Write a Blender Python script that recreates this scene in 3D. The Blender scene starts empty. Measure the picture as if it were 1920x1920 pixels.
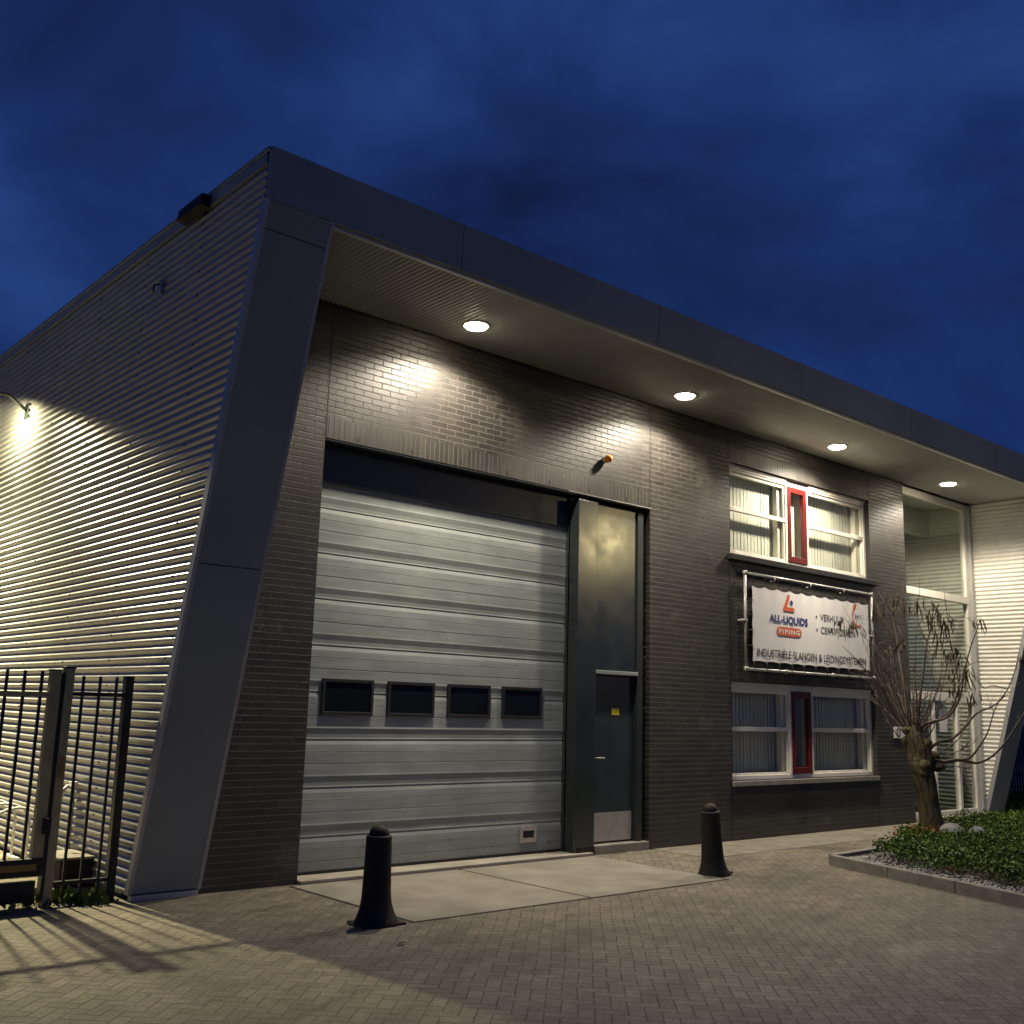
import bpy, math, random
from mathutils import Vector, Matrix
random.seed(7)
scn = bpy.context.scene
COL = scn.collection
PI = math.pi

# ------------------------------------------------------------------ node helpers
class NT:
    def __init__(s, name):
        s.m = bpy.data.materials.new(name); s.m.use_nodes = True
        s.t = s.m.node_tree; s.n = s.t.nodes; s.l = s.t.links
        s.n.clear()
        s.out = s.n.new('ShaderNodeOutputMaterial')
    def new(s, typ, **kw):
        n = s.n.new(typ)
        for k, v in kw.items(): setattr(n, k, v)
        return n
    def set(s, n, key, v):
        if hasattr(v, 'links') or isinstance(v, bpy.types.NodeSocket): s.l.new(v, n.inputs[key])
        else: n.inputs[key].default_value = v
    def math(s, op, a, b=None, c=None):
        n = s.n.new('ShaderNodeMath'); n.operation = op
        s.set(n, 0, a)
        if b is not None: s.set(n, 1, b)
        if c is not None: s.set(n, 2, c)
        return n.outputs[0]
    def coords(s):
        tc = s.n.new('ShaderNodeTexCoord'); return tc.outputs['Object']
    def sep(s, v):
        n = s.n.new('ShaderNodeSeparateXYZ'); s.l.new(v, n.inputs[0]); return n.outputs
    def comb(s, x, y, z=0.0):
        n = s.n.new('ShaderNodeCombineXYZ'); s.set(n, 0, x); s.set(n, 1, y); s.set(n, 2, z); return n.outputs[0]
    def noise(s, v, scale, detail=4, rough=.55, out='Fac'):
        n = s.n.new('ShaderNodeTexNoise'); s.l.new(v, n.inputs['Vector'])
        n.inputs['Scale'].default_value = scale; n.inputs['Detail'].default_value = detail; n.inputs['Roughness'].default_value = rough
        return n.outputs[out]
    def ramp(s, fac, stops):
        n = s.n.new('ShaderNodeValToRGB'); s.l.new(fac, n.inputs[0])
        e = n.color_ramp.elements
        while len(e) < len(stops): e.new(.5)
        for k, (p, c) in enumerate(stops):
            e[k].position = p; e[k].color = (*c, 1) if len(c) == 3 else c
        return n.outputs[0]
    def mix(s, fac, a, b, mode='MIX'):
        n = s.n.new('ShaderNodeMix'); n.data_type = 'RGBA'; n.blend_type = mode
        s.set(n, 0, fac)
        for i, v in ((6, a), (7, b)):
            if isinstance(v, bpy.types.NodeSocket): s.l.new(v, n.inputs[i])
            else: n.inputs[i].default_value = (*v, 1)
        return n.outputs[2]
    def bump(s, h, strength, dist=.01):
        n = s.n.new('ShaderNodeBump'); s.l.new(h, n.inputs['Height'])
        n.inputs['Strength'].default_value = strength; n.inputs['Distance'].default_value = dist
        return n.outputs[0]
    def bsdf(s, color, rough=.6, metal=0., spec=.5, normal=None, coat=0.):
        n = s.n.new('ShaderNodeBsdfPrincipled')
        if isinstance(color, bpy.types.NodeSocket): s.l.new(color, n.inputs['Base Color'])
        else: n.inputs['Base Color'].default_value = (*color, 1)
        s.set(n, 'Roughness', rough); s.set(n, 'Metallic', metal); n.inputs['Specular IOR Level'].default_value = spec
        if normal is not None: s.l.new(normal, n.inputs['Normal'])
        if coat: n.inputs['Coat Weight'].default_value = coat
        s.l.new(n.outputs[0], s.out.inputs[0]); return n

def plain(name, col, rough=.6, metal=0., var=.12, nscale=6., spec=.5, bump=0.):
    t = NT(name); c = t.coords()
    f = t.noise(c, nscale, 5)
    lo = tuple(x*(1-var) for x in col); hi = tuple(min(1, x*(1+var)) for x in col)
    colr = t.ramp(f, [(.3, lo), (.7, hi)])
    r = t.math('MULTIPLY_ADD', t.noise(c, nscale*2.3, 3), .2, rough-.1)
    nrm = t.bump(t.noise(c, nscale*12, 3), bump, .003) if bump else None
    t.bsdf(colr, r, metal, spec, nrm); return t.m

def brick_mat(name, soldier=False):
    t = NT(name); c = t.coords(); x, y, z = t.sep(c)
    u = t.math('ADD', x, y)
    wob = t.math('MULTIPLY_ADD', t.noise(c, 9, 2), .004, z)
    if soldier: v = t.comb(t.math('ADD', wob, 3.0), u)
    else: v = t.comb(u, wob)
    b = t.new('ShaderNodeTexBrick'); t.l.new(v, b.inputs['Vector'])
    b.offset = 0. if soldier else .5
    b.squash = 1.0
    for k, val in (('Scale', 1.), ('Mortar Size', .0068), ('Mortar Smooth', .12), ('Bias', 0.), ('Brick Width', 50. if soldier else .22), ('Row Height', .0635)):
        b.inputs[k].default_value = val
    b.inputs['Color1'].default_value = (.018, .016, .0145, 1)
    b.inputs['Color2'].default_value = (.037, .033, .029, 1)
    b.inputs['Mortar'].default_value = (.058, .053, .046, 1)
    n1 = t.noise(c, 2.2, 5); n2 = t.noise(c, 55, 4)
    shade = t.ramp(n1, [(.28, (.78, .78, .78)), (.72, (1.15, 1.12, 1.08))])
    col = t.mix(1., b.outputs['Color'], shade, 'MULTIPLY')
    fine = t.ramp(n2, [(.25, (.8, .8, .8)), (.75, (1.2, 1.2, 1.2))])
    col = t.mix(.6, col, fine, 'MULTIPLY')
    # lime bloom patches
    stv = t.comb(t.math('MULTIPLY', u, 7.), t.math('MULTIPLY', z, .5))
    col = t.mix(.55, col, t.ramp(t.noise(stv, 1., 5, .65), [(.32, (.62, .62, .62)), (.6, (1.12, 1.12, 1.1))]), 'MULTIPLY')
    bl = t.math('MULTIPLY', t.math('GREATER_THAN', t.noise(c, 1.1, 6, .7), .62), .10)
    col = t.mix(bl, col, (.25, .24, .22))
    rough = t.math('ADD', t.math('MULTIPLY', b.outputs['Fac'], .40), t.math('MULTIPLY_ADD', n1, .14, .42))
    h = t.math('MULTIPLY_ADD', b.outputs['Fac'], -1., t.math('MULTIPLY', n2, .25))
    nrm = t.bump(h, 1., .009)
    t.bsdf(col, rough, 0., .70, nrm); return t.m

def paver_mat(name):
    t = NT(name); c = t.coords(); x, y, z = t.sep(c)
    S = 10.8
    wx = t.math('MULTIPLY_ADD', t.noise(c, 1.3, 2), .05, x)
    a = t.math('MULTIPLY', t.math('ADD', wx, y), S*.7071)
    b = t.math('MULTIPLY', t.math('SUBTRACT', y, wx), S*.7071)
    i = t.math('FLOOR', a); j = t.math('FLOOR', b)
    fx = t.math('SUBTRACT', a, i); fy = t.math('SUBTRACT', b, j)
    k = t.math('FLOORED_MODULO', t.math('SUBTRACT', i, j), 4.) if False else None
    d = t.math('SUBTRACT', i, j)
    k = t.math('SUBTRACT', d, t.math('MULTIPLY', t.math('FLOOR', t.math('DIVIDE', t.math('ADD', d, .001), 4.)), 4.))
    def eq(v): return t.math('COMPARE', k, float(v), .3)
    k0, k1, k2, k3 = eq(0), eq(1), eq(2), eq(3)
    ofx = t.math('SUBTRACT', 1., fx); ofy = t.math('SUBTRACT', 1., fy)
    mx = t.math('MINIMUM', fx, ofx); my = t.math('MINIMUM', fy, ofy)
    def m(a_, b_): return t.math('MULTIPLY', a_, b_)
    dx = t.math('ADD', t.math('ADD', m(k0, fx), m(k1, ofx)), m(t.math('ADD', k2, k3), mx))
    dy = t.math('ADD', t.math('ADD', m(k3, fy), m(k2, ofy)), m(t.math('ADD', k0, k1), my))
    dist = t.math('MINIMUM', dx, dy)
    idv = t.comb(t.math('SUBTRACT', i, k1), t.math('SUBTRACT', j, k2))
    wn = t.new('ShaderNodeTexWhiteNoise'); wn.noise_dimensions = '2D'; t.l.new(idv, wn.inputs['Vector'])
    rnd = wn.outputs['Value']
    n1 = t.noise(c, .55, 5, .6); n2 = t.noise(c, 48, 5, .75); n3 = t.noise(c, 5, 5, .65)
    jw = t.math('MULTIPLY_ADD', n3, .05, .015)
    joint = t.math('SUBTRACT', 1., t.new('ShaderNodeMapRange').outputs[0]) if False else None
    mr = t.new('ShaderNodeMapRange'); t.l.new(dist, mr.inputs[0]); mr.inputs[1].default_value = 0.; t.l.new(t.math('ADD', jw, .035), mr.inputs[2])
    mask = mr.outputs[0]     # 0 in the joint, 1 on the paver
    base = t.ramp(rnd, [(0., (.148, .130, .100)), (.5, (.171, .150, .116)), (1., (.198, .175, .136))])
    st = t.ramp(n1, [(.32, (.58, .58, .58)), (.48, (1., 1., .98)), (.68, (1.25, 1.22, 1.15))])
    col = t.mix(1., base, st, 'MULTIPLY')
    col = t.mix(.75, col, t.ramp(n2, [(.30, (.45, .45, .45)), (.5, (1, 1, 1)), (.72, (1.8, 1.75, 1.65))]), 'MULTIPLY')
    col = t.mix(.85, col, t.ramp(n3, [(.3, (.7, .7, .7)), (.7, (1.2, 1.2, 1.2))]), 'MULTIPLY')
    jc = t.ramp(n3, [(.42, (.058, .050, .040)), (.62, (.115, .108, .075))])
    col = t.mix(mask, jc, col)
    # bright grit
    v = t.new('ShaderNodeTexVoronoi'); t.l.new(c, v.inputs['Vector']); v.inputs['Scale'].default_value = 23.
    g = t.math('MULTIPLY', t.math('LESS_THAN', v.outputs['Distance'], .07), t.math('GREATER_THAN', t.noise(c, 3.1, 2), .48))
    col = t.mix(t.math('MULTIPLY', g, .7), col, (.6, .57, .5))
    ex = t.math('DIVIDE', t.math('SUBTRACT', t.math('MULTIPLY_ADD', y, .0, x), 3.95), .55); ey = t.math('DIVIDE', t.math('SUBTRACT', y, -4.70), .16)
    er = t.math('ADD', t.math('MULTIPLY', ex, ex), t.math('MULTIPLY', ey, ey))
    em = t.math('MULTIPLY', t.math('MAXIMUM', t.math('SUBTRACT', 1.5, t.math('ADD', er, t.math('MULTIPLY', n3, 1.5))), 0.), .28)
    col = t.mix(em, col, (.42, .40, .33))
    tr_ = t.comb(t.math('MULTIPLY_ADD', y, .35, t.math('MULTIPLY', x, .9)), t.math('MULTIPLY', t.math('SUBTRACT', y, t.math('MULTIPLY', x, .4)), 4.5))
    col = t.mix(.8, col, t.ramp(t.noise(tr_, .9, 5, .65), [(.30, (.62, .61, .60)), (.52, (1., 1., 1.)), (.75, (1.15, 1.13, 1.1))]), 'MULTIPLY')
    oil = t.ramp(t.noise(c, 1.7, 3, .5), [(.26, (.45, .44, .43)), (.36, (1., 1., 1.))]); col = t.mix(.7, col, oil, 'MULTIPLY')
    h = t.math('ADD', t.math('MULTIPLY', mask, .8), t.math('ADD', t.math('MULTIPLY', n2, .5), t.math('MULTIPLY', rnd, .35)))
    rough = t.math('MULTIPLY_ADD', n3, .25, .62)
    t.bsdf(col, rough, 0., .35, t.bump(h, .75, .007)); return t.m

def door_mat():
    t = NT('door_sheet'); c = t.coords(); x, y, z = t.sep(c)
    v = t.comb(t.math('MULTIPLY', x, .9), y, t.math('MULTIPLY', z, 11.))
    n = t.noise(v, 1.6, 6, .65); m = t.noise(c, 2.6, 5, .65)
    col = t.ramp(n, [(.3, (.235, .265, .255)), (.7, (.345, .378, .362))])
    col = t.mix(.7, col, t.ramp(m, [(.3, (.80, .80, .80)), (.7, (1.12, 1.12, 1.10))]), 'MULTIPLY')
    dirt = t.math('MULTIPLY', t.math('SUBTRACT', 1., t.math('MINIMUM', t.math('MULTIPLY', z, 2.2), 1.)), t.noise(c, 14, 5))
    col = t.mix(dirt, col, (.18, .17, .15))
    t.bsdf(col, t.math('MULTIPLY_ADD', m, .25, .46), .0, .3, t.bump(t.noise(c, 160, 2), .12, .001)); return t.m

def glass_mat(name, tint=(.97, .975, .95), ior=1.55, gl=.03):
    t = NT(name)
    fr = t.new('ShaderNodeFresnel'); fr.inputs[0].default_value = ior
    tr = t.new('ShaderNodeBsdfTransparent'); tr.inputs[0].default_value = (*tint, 1)
    g = t.new('ShaderNodeBsdfGlossy'); g.inputs['Roughness'].default_value = gl
    c = t.coords(); t.l.new(t.bump(t.noise(c, 1.4, 2), .05, .02), g.inputs['Normal'])
    ge = t.new('ShaderNodeNewGeometry')
    fac = t.math('MULTIPLY', fr.outputs[0], t.math('SUBTRACT', 1., ge.outputs['Backfacing']))
    mx = t.new('ShaderNodeMixShader'); t.l.new(fac, mx.inputs[0]); t.l.new(tr.outputs[0], mx.inputs[1]); t.l.new(g.outputs[0], mx.inputs[2])
    t.l.new(mx.outputs[0], t.out.inputs[0]); return t.m

def emit_mat(name, col, strength):
    t = NT(name); e = t.new('ShaderNodeEmission'); e.inputs[0].default_value = (*col, 1); e.inputs[1].default_value = strength
    t.l.new(e.outputs[0], t.out.inputs[0]); return t.m

def leaf_mat(name, lo, hi, scale=3.):
    t = NT(name); c = t.coords()
    g = t.new('ShaderNodeNewGeometry')
    col = t.ramp(t.noise(c, scale, 4, .6), [(.3, lo), (.7, hi)])
    r = t.ramp(g.outputs['Random Per Island'], [(0, (.6, .6, .55)), (1, (1.4, 1.35, 1.2))])
    t.bsdf(t.mix(1., col, r, 'MULTIPLY'), .55, 0, .3); return t.m

def bark_mat():
    t = NT('bark'); c = t.coords(); x, y, z = t.sep(c)
    v = t.comb(t.math('MULTIPLY', x, 5.), t.math('MULTIPLY', y, 5.), z)
    n = t.noise(v, 5, 6, .7); m = t.noise(c, 6, 4)
    col = t.ramp(n, [(.38, (.025, .019, .013)), (.60, (.15, .115, .075))])
    moss = t.math('MULTIPLY', t.math('GREATER_THAN', m, .54), .55)
    col = t.mix(moss, col, (.10, .10, .03))
    t.bsdf(col, .85, 0, .25, t.bump(n, 1., .04)); return t.m

M = {}
M['brick'] = brick_mat('glazed_brick'); M['soldier'] = brick_mat('soldier_brick', True)
M['paver'] = paver_mat('herringbone_pavers')
M['door'] = door_mat()
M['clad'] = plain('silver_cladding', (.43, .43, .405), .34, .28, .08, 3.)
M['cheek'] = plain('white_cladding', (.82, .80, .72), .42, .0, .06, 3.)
M['soffit'] = plain('soffit_sheet', (.29, .29, .275), .36, .3, .06, 3.)
M['grey'] = plain('grey_panel', (.265, .295, .275), .45, .0, .12, .9, spec=.45, bump=.06)
M['trim'] = plain('trim_metal', (.46, .46, .45), .42, .4, .06, 4.)
M['panel'] = plain('glossy_panel', (.026, .032, .034), .20, 0., .15, 1.5, spec=.8)
M['dark'] = plain('anthracite', (.028, .034, .036), .38, 0., .15, 1.5)
M['darkdoor'] = plain('anthracite_door', (.030, .038, .045), .34, 0., .15, 2.5)
M['black'] = plain('black_rubber', (.012, .012, .013), .5)
M['void'] = plain('interior_dark', (.05, .05, .05), .9)
M['white'] = plain('cream_frame', (.80, .77, .67), .38, 0., .05, 3.)
M['red'] = plain('red_sash', (.105, .009, .008), .38, 0., .12, 5.)
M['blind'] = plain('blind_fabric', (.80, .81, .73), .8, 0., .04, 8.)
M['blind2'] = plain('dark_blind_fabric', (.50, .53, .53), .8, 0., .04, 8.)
M['lobbyclad'] = plain('lobby_sheet', (.48, .49, .46), .6)
M['lobby'] = plain('lobby_paint', (.62, .62, .56), .8, 0., .05, 3.)
M['glass'] = glass_mat('window_glass'); M['glass2'] = glass_mat('lobby_glass', (.90, .93, .89), 2.5, .02)
M['dglass'] = plain('dark_glazing', (.008, .011, .013), .12, 0., .1, 3., spec=.25)
M['conc'] = plain('concrete', (.235, .215, .172), .8, 0., .22, 2.2, bump=.35)
M['sill'] = plain('threshold_concrete', (.34, .31, .25), .8, 0., .2, 3., bump=.3)
M['conc2'] = plain('kerb_concrete', (.23, .215, .18), .85, 0., .22, 7., bump=.4)
M['steel'] = plain('brushed_steel', (.48, .46, .43), .42, .55, .12, 9.)
M['galv'] = plain('galvanised', (.36, .355, .34), .38, .35, .12, 14.)
M['banner'] = plain('banner_cloth', (.90, .88, .85), .5, 0., .03, 1.5, spec=.9)
M['ink'] = plain('black_ink', (.035, .032, .04), .6); M['blue'] = plain('blue_ink', (.025, .03, .20), .6)
M['orange'] = plain('orange_ink', (.70, .13, .045), .6); M['amber'] = plain('amber_plastic', (.85, .26, .03), .3)
M['iron'] = plain('cast_iron', (.022, .018, .013), .66, .0, .45, 12., spec=.3, bump=.6)
M['fence'] = plain('black_fence_paint', (.012, .013, .012), .42, 0., .2, 9.)
M['post'] = plain('olive_post_paint', (.42, .36, .17), .5, 0., .15, 9.)
M['yellow'] = plain('yellow_sticker', (.75, .62, .03), .5); M['ochre'] = plain('ochre_strip', (.35, .20, .04), .6)
M['paper'] = plain('white_plate', (.78, .77, .74), .5)
M['bark'] = bark_mat(); M['twig'] = plain('willow_twig', (.085, .058, .038), .6, 0., .35, 7.)
M['dryleaf'] = leaf_mat('dry_leaf', (.035, .028, .018), (.07, .055, .03))
M['green'] = leaf_mat('ground_cover_leaf', (.022, .062, .006), (.11, .19, .02), 2.6)
M['russet'] = leaf_mat('russet_leaf', (.20, .06, .025), (.32, .12, .05))
M['conifer'] = leaf_mat('conifer_leaf', (.010, .022, .012), (.022, .04, .018), 1.5)
M['soil'] = plain('soil', (.035, .028, .020), .95, 0., .4, 20., bump=.8)
M['grass'] = leaf_mat('grass_blade', (.05, .08, .02), (.10, .13, .035))
M['pebble'] = plain('pebble', (.42, .40, .37), .7, 0., .5, 3.)
M['stone'] = plain('boulder', (.17, .165, .17), .8, 0., .25, 6., bump=.6)
M['asphalt'] = plain('far_ground', (.05, .05, .045), .9, 0., .25, .8)
M['lens'] = emit_mat('downlight_lens', (1., .85, .62), 60.)
M['street'] = emit_mat('street_lens', (1., .80, .38), 60.)
M['flood'] = emit_mat('flood_lens', (1., .87, .55), 30.)

# ------------------------------------------------------------------ mesh helpers
class MB:
    def __init__(s): s.v = []; s.f = []; s.mi = []; s.sm = []
    def add(s, vs, fs, mi=0, smooth=False):
        o = len(s.v); s.v += [tuple(p) for p in vs]
        for f in fs: s.f.append(tuple(i+o for i in f)); s.mi.append(mi); s.sm.append(smooth)
        return s
    def box(s, x0, x1, y0, y1, z0, z1, mi=0):
        vs = [(x0,y0,z0),(x1,y0,z0),(x1,y1,z0),(x0,y1,z0),(x0,y0,z1),(x1,y0,z1),(x1,y1,z1),(x0,y1,z1)]
        return s.add(vs, [(0,3,2,1),(4,5,6,7),(0,1,5,4),(1,2,6,5),(2,3,7,6),(3,0,4,7)], mi)
    def quad(s, a, b, c, d, mi=0): return s.add([a,b,c,d], [(0,1,2,3)], mi)
    def prism(s, poly, axis, a, b, mi=0):
        # poly: 2D points; extruded along axis from a to b
        def P(p, t):
            if axis == 0: return (t, p[0], p[1])
            if axis == 1: return (p[0], t, p[1])
            return (p[0], p[1], t)
        n = len(poly); vs = [P(p, a) for p in poly]+[P(p, b) for p in poly]
        fs = [tuple(range(n))[::-1], tuple(range(n, 2*n))]+[(i, (i+1) % n, n+(i+1) % n, n+i) for i in range(n)]
        return s.add(vs, fs, mi)
    def tube(s, pts, rad, seg=8, mi=0, caps=True, smooth=True, wob=0.):
        pts = [Vector(p) for p in pts]; n = len(pts)
        if not isinstance(rad, (list, tuple)): rad = [rad]*n
        vs = []; up = Vector((0, 0, 1))
        prev = None
        for i, p in enumerate(pts):
            d = (pts[min(i+1, n-1)]-pts[max(i-1, 0)])
            d = d.normalized() if d.length > 1e-9 else Vector((0,0,1))
            if prev is None: r = d.cross(up if abs(d.z) < .95 else Vector((1,0,0))).normalized()
            else: r = (prev-d*prev.dot(d)).normalized()
            prev = r; u = d.cross(r)
            for k in range(seg):
                a = 2*PI*k/seg; q = rad[i]*(1+(random.uniform(-wob, wob) if wob else 0))
                vs.append(p+r*math.cos(a)*q+u*math.sin(a)*q)
        fs = [(i*seg+k, i*seg+(k+1) % seg, (i+1)*seg+(k+1) % seg, (i+1)*seg+k) for i in range(n-1) for k in range(seg)]
        if caps: fs += [tuple(range(seg))[::-1], tuple(range((n-1)*seg, n*seg))]
        return s.add(vs, fs, mi, smooth)
    def lathe(s, prof, cx, cy, seg=20, mi=0, z0=0., smooth=True, sx=1., sy=1.):
        vs = []
        for r, z in prof:
            for k in range(seg):
                a = 2*PI*k/seg; vs.append((cx+sx*r*math.cos(a), cy+sy*r*math.sin(a), z0+z))
        n = len(prof)
        fs = [(i*seg+k, i*seg+(k+1) % seg, (i+1)*seg+(k+1) % seg, (i+1)*seg+k) for i in range(n-1) for k in range(seg)]
        fs += [tuple(range(seg))[::-1], tuple(range((n-1)*seg, n*seg))]
        return s.add(vs, fs, mi, smooth)
    def build(s, name, mats, parent=None, label=None, bevel=0.):
        if not isinstance(mats, (list, tuple)): mats = [mats]
        me = bpy.data.meshes.new(name); me.from_pydata(s.v, [], s.f)
        for m in mats: me.materials.append(m)
        me.polygons.foreach_set('material_index', s.mi); me.polygons.foreach_set('use_smooth', s.sm)
        me.update()
        o = bpy.data.objects.new(name, me); COL.objects.link(o)
        if parent:
            o.parent = parent; o.matrix_parent_inverse = Matrix.Translation(-world_loc(parent))
        if label: o['label'] = label
        if bevel:
            b = o.modifiers.new('bevel', 'BEVEL'); b.width = bevel; b.segments = 2; b.limit_method = 'ANGLE'; b.angle_limit = math.radians(40)
        return o

def world_loc(o):
    v = Vector(o.location); p = o.parent
    return v if p is None else v   # parents sit at world positions; meshes of parts are written in world coordinates

def tag(o, label, cat, group=None, kind=None):
    if label: o['label'] = label
    if cat: o['category'] = cat
    if group: o['group'] = group
    if kind: o['kind'] = kind
    return o
def thing(name, loc, label, cat, group=None):
    o = bpy.data.objects.new(name, None); o.empty_display_size = .2; COL.objects.link(o); o.location = loc
    return tag(o, label, cat, group)
def struct(o): o['kind'] = 'structure'; return o

# ------------------------------------------------------------------ camera
yaw, pitch, roll, fpx = .7165, .1859, .0287, 1952.9
F = Vector((math.sin(yaw)*math.cos(pitch), math.cos(yaw)*math.cos(pitch), math.sin(pitch)))
R0 = Vector((math.cos(yaw), -math.sin(yaw), 0)); U0 = R0.cross(F)
Rv = R0*math.cos(roll)+U0*math.sin(roll); Uv = U0*math.cos(roll)-R0*math.sin(roll)
cd = bpy.data.cameras.new('camera'); cam = bpy.data.objects.new('camera', cd); COL.objects.link(cam)
cam.matrix_world = Matrix(((Rv.x, Uv.x, -F.x, -3.626), (Rv.y, Uv.y, -F.y, -8.8156), (Rv.z, Uv.z, -F.z, 1.65), (0, 0, 0, 1)))
cd.sensor_width = 36; cd.sensor_height = 36; cd.lens = 36*fpx/1920; cd.clip_start = .05; cd.clip_end = 2000
scn.camera = cam

# ------------------------------------------------------------------ constants
XL, XR, ZT = 1.56, 6.42, 4.245
W1, W2 = 8.10, 11.82
XB, XG, ZS = 12.95, 15.50, 5.64
YT, ZF, ZP = -1.555, 5.66, 6.11     # fascia plane, its bottom and its top
CW = .57
DEPTH = 24.

def yfront(z):                       # the leaning front edge of the two wings
    return -.03+(z-.05)*(YT+.03)/(ZF-.05) if z < ZF else YT

B = thing('industrial_building', (7.75, 0, 0), 'long industrial unit of dark glazed brick under a deep lit canopy, silver corrugated side wall', 'building')

# --- brick front
def wall_front():
    m = MB()
    xs = [0.02, XL, XR, W1, W2, XB]; zs = [0, .77, 2.10, 3.85, ZT, 4.46, 5.17, 5.38, ZS+.06]
    ops = [(XL, XR, 0, ZT), (W1, W2, .77, 2.10), (W1, W2, 3.85, 5.17)]
    sol = [(XL, XR, ZT, 4.46), (W1, W2, 5.17, 5.38)]
    def inside(x, z, L): return any(a < x < b and c < z < d for a, b, c, d in L)
    for i in range(len(xs)-1):
        for j in range(len(zs)-1):
            x = (xs[i]+xs[i+1])/2; z = (zs[j]+zs[j+1])/2
            if inside(x, z, ops): continue
            m.quad((xs[i],0,zs[j]),(xs[i+1],0,zs[j]),(xs[i+1],0,zs[j+1]),(xs[i],0,zs[j+1]), 1 if inside(x, z, sol) else 0)
    D = .26
    for a, b, c, d in ops:
        m.quad((a,0,c),(a,0,d),(a,D,d),(a,D,c)); m.quad((b,0,c),(b,D,c),(b,D,d),(b,0,d))
        m.quad((a,0,d),(b,0,d),(b,D,d),(a,D,d))
        if c > 0: m.quad((a,0,c),(a,D,c),(b,D,c),(b,0,c))
    m.quad((XB,0,0),(XB,.3,0),(XB,.3,ZS),(XB,0,ZS))
    m.build('brick_wall', [M['brick'], M['soldier']], B)
wall_front()
for x, z0, z1 in ((XL+.012, 4.245, ZS), (XR-.005, 4.25, ZS), (W1-.02, 0, .77), (W1-.02, 2.1, 3.76), (W1-.02, 5.17, ZS), (W2+.005, 5.17, ZS), (W2+.005, 0, .77)):
    j = MB(); j.box(x-.006, x+.006, -.0025, .004, z0, z1); j.build('movement_joint', M['black'], B)
for x in (2.05, 3.35, 4.6, 7.2):     # weep holes in the top courses and above the lintel
    j = MB(); j.box(x-.006, x+.006, -.003, .004, 5.25, 5.31); j.build('weep_hole', M['black'], B)
for k in range(7): j = MB(); j.box(1.95+.67*k-.007, 1.95+.67*k+.007, -.003, .004, 4.27, 4.32); j.build('weep_hole', M['black'], B)
l = MB(); l.box(4.95, XR+.02, -.006, .10, ZT-.010, ZT-.001); l.build('lintel_angle', M['galv'], B)
l = MB(); l.box(XL, 4.95, .006, .12, ZT-.02, ZT-.001); l.build('lintel_plate', M['dark'], B)

# --- corrugated sheets
def corr_profile(z, pitch=.076, amp=.0135): return amp*math.cos(2*PI*z/pitch)
def clad(xbase, sign, zmax, yback, name, ztop_open=True, step=8):
    m = MB(); vs = []; fs = []
    n = int(zmax/.076*step)
    for k in range(n+1):
        z = .04+(zmax-.04)*k/n
        x = xbase+sign*(.014+corr_profile(z))
        y0 = yfront(z)+.055
        vs += [(x, min(y0, yback-.001), z), (x, yback, z)]
    for k in range(n): fs.append((2*k, 2*k+1, 2*k+3, 2*k+2))
    m.add(vs, fs, 0, True); return m
sc = clad(0., -1, 5.99, DEPTH, 'side')
side = sc.build('side_cladding', M['clad'], B)
s = MB()
for a, y in enumerate([-.35+1.25*q for q in range(9)]):
    for b in range(26):
        z = .38+b*.228
        if y < yfront(z)+.1 or z > 5.9: continue
        xx = -.028
        s.box(xx-.006, xx+.006, y-.008, y+.008, z-.008+.0, z+.008)
s.build('cladding_screw', M['black'], B)['kind'] = 'stuff'
# eave trim on the side, and body / roof of the hall
e = MB(); e.box(-.038, .10, YT+.04, DEPTH, 5.975, ZP-.03); e.box(-.05, .25, YT+.0, DEPTH, ZP-.03, ZP); e.build('eave_trim', M['grey'], B)
r = MB(); r.box(.10, XG+CW-.02, -.0+.02, DEPTH, 5.86, 5.95); r.build('roof', M['grey'], B)
bw = MB(); bw.box(.0, XG+CW, DEPTH, DEPTH+.1, 0, 6.0); bw.box(XG+CW-.12, XG+CW-.02, .3, DEPTH, 0, 5.86); bw.box(.03, .06, .26, DEPTH, 0, 5.86); bw.build('back_wall', M['clad'], B)

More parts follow.
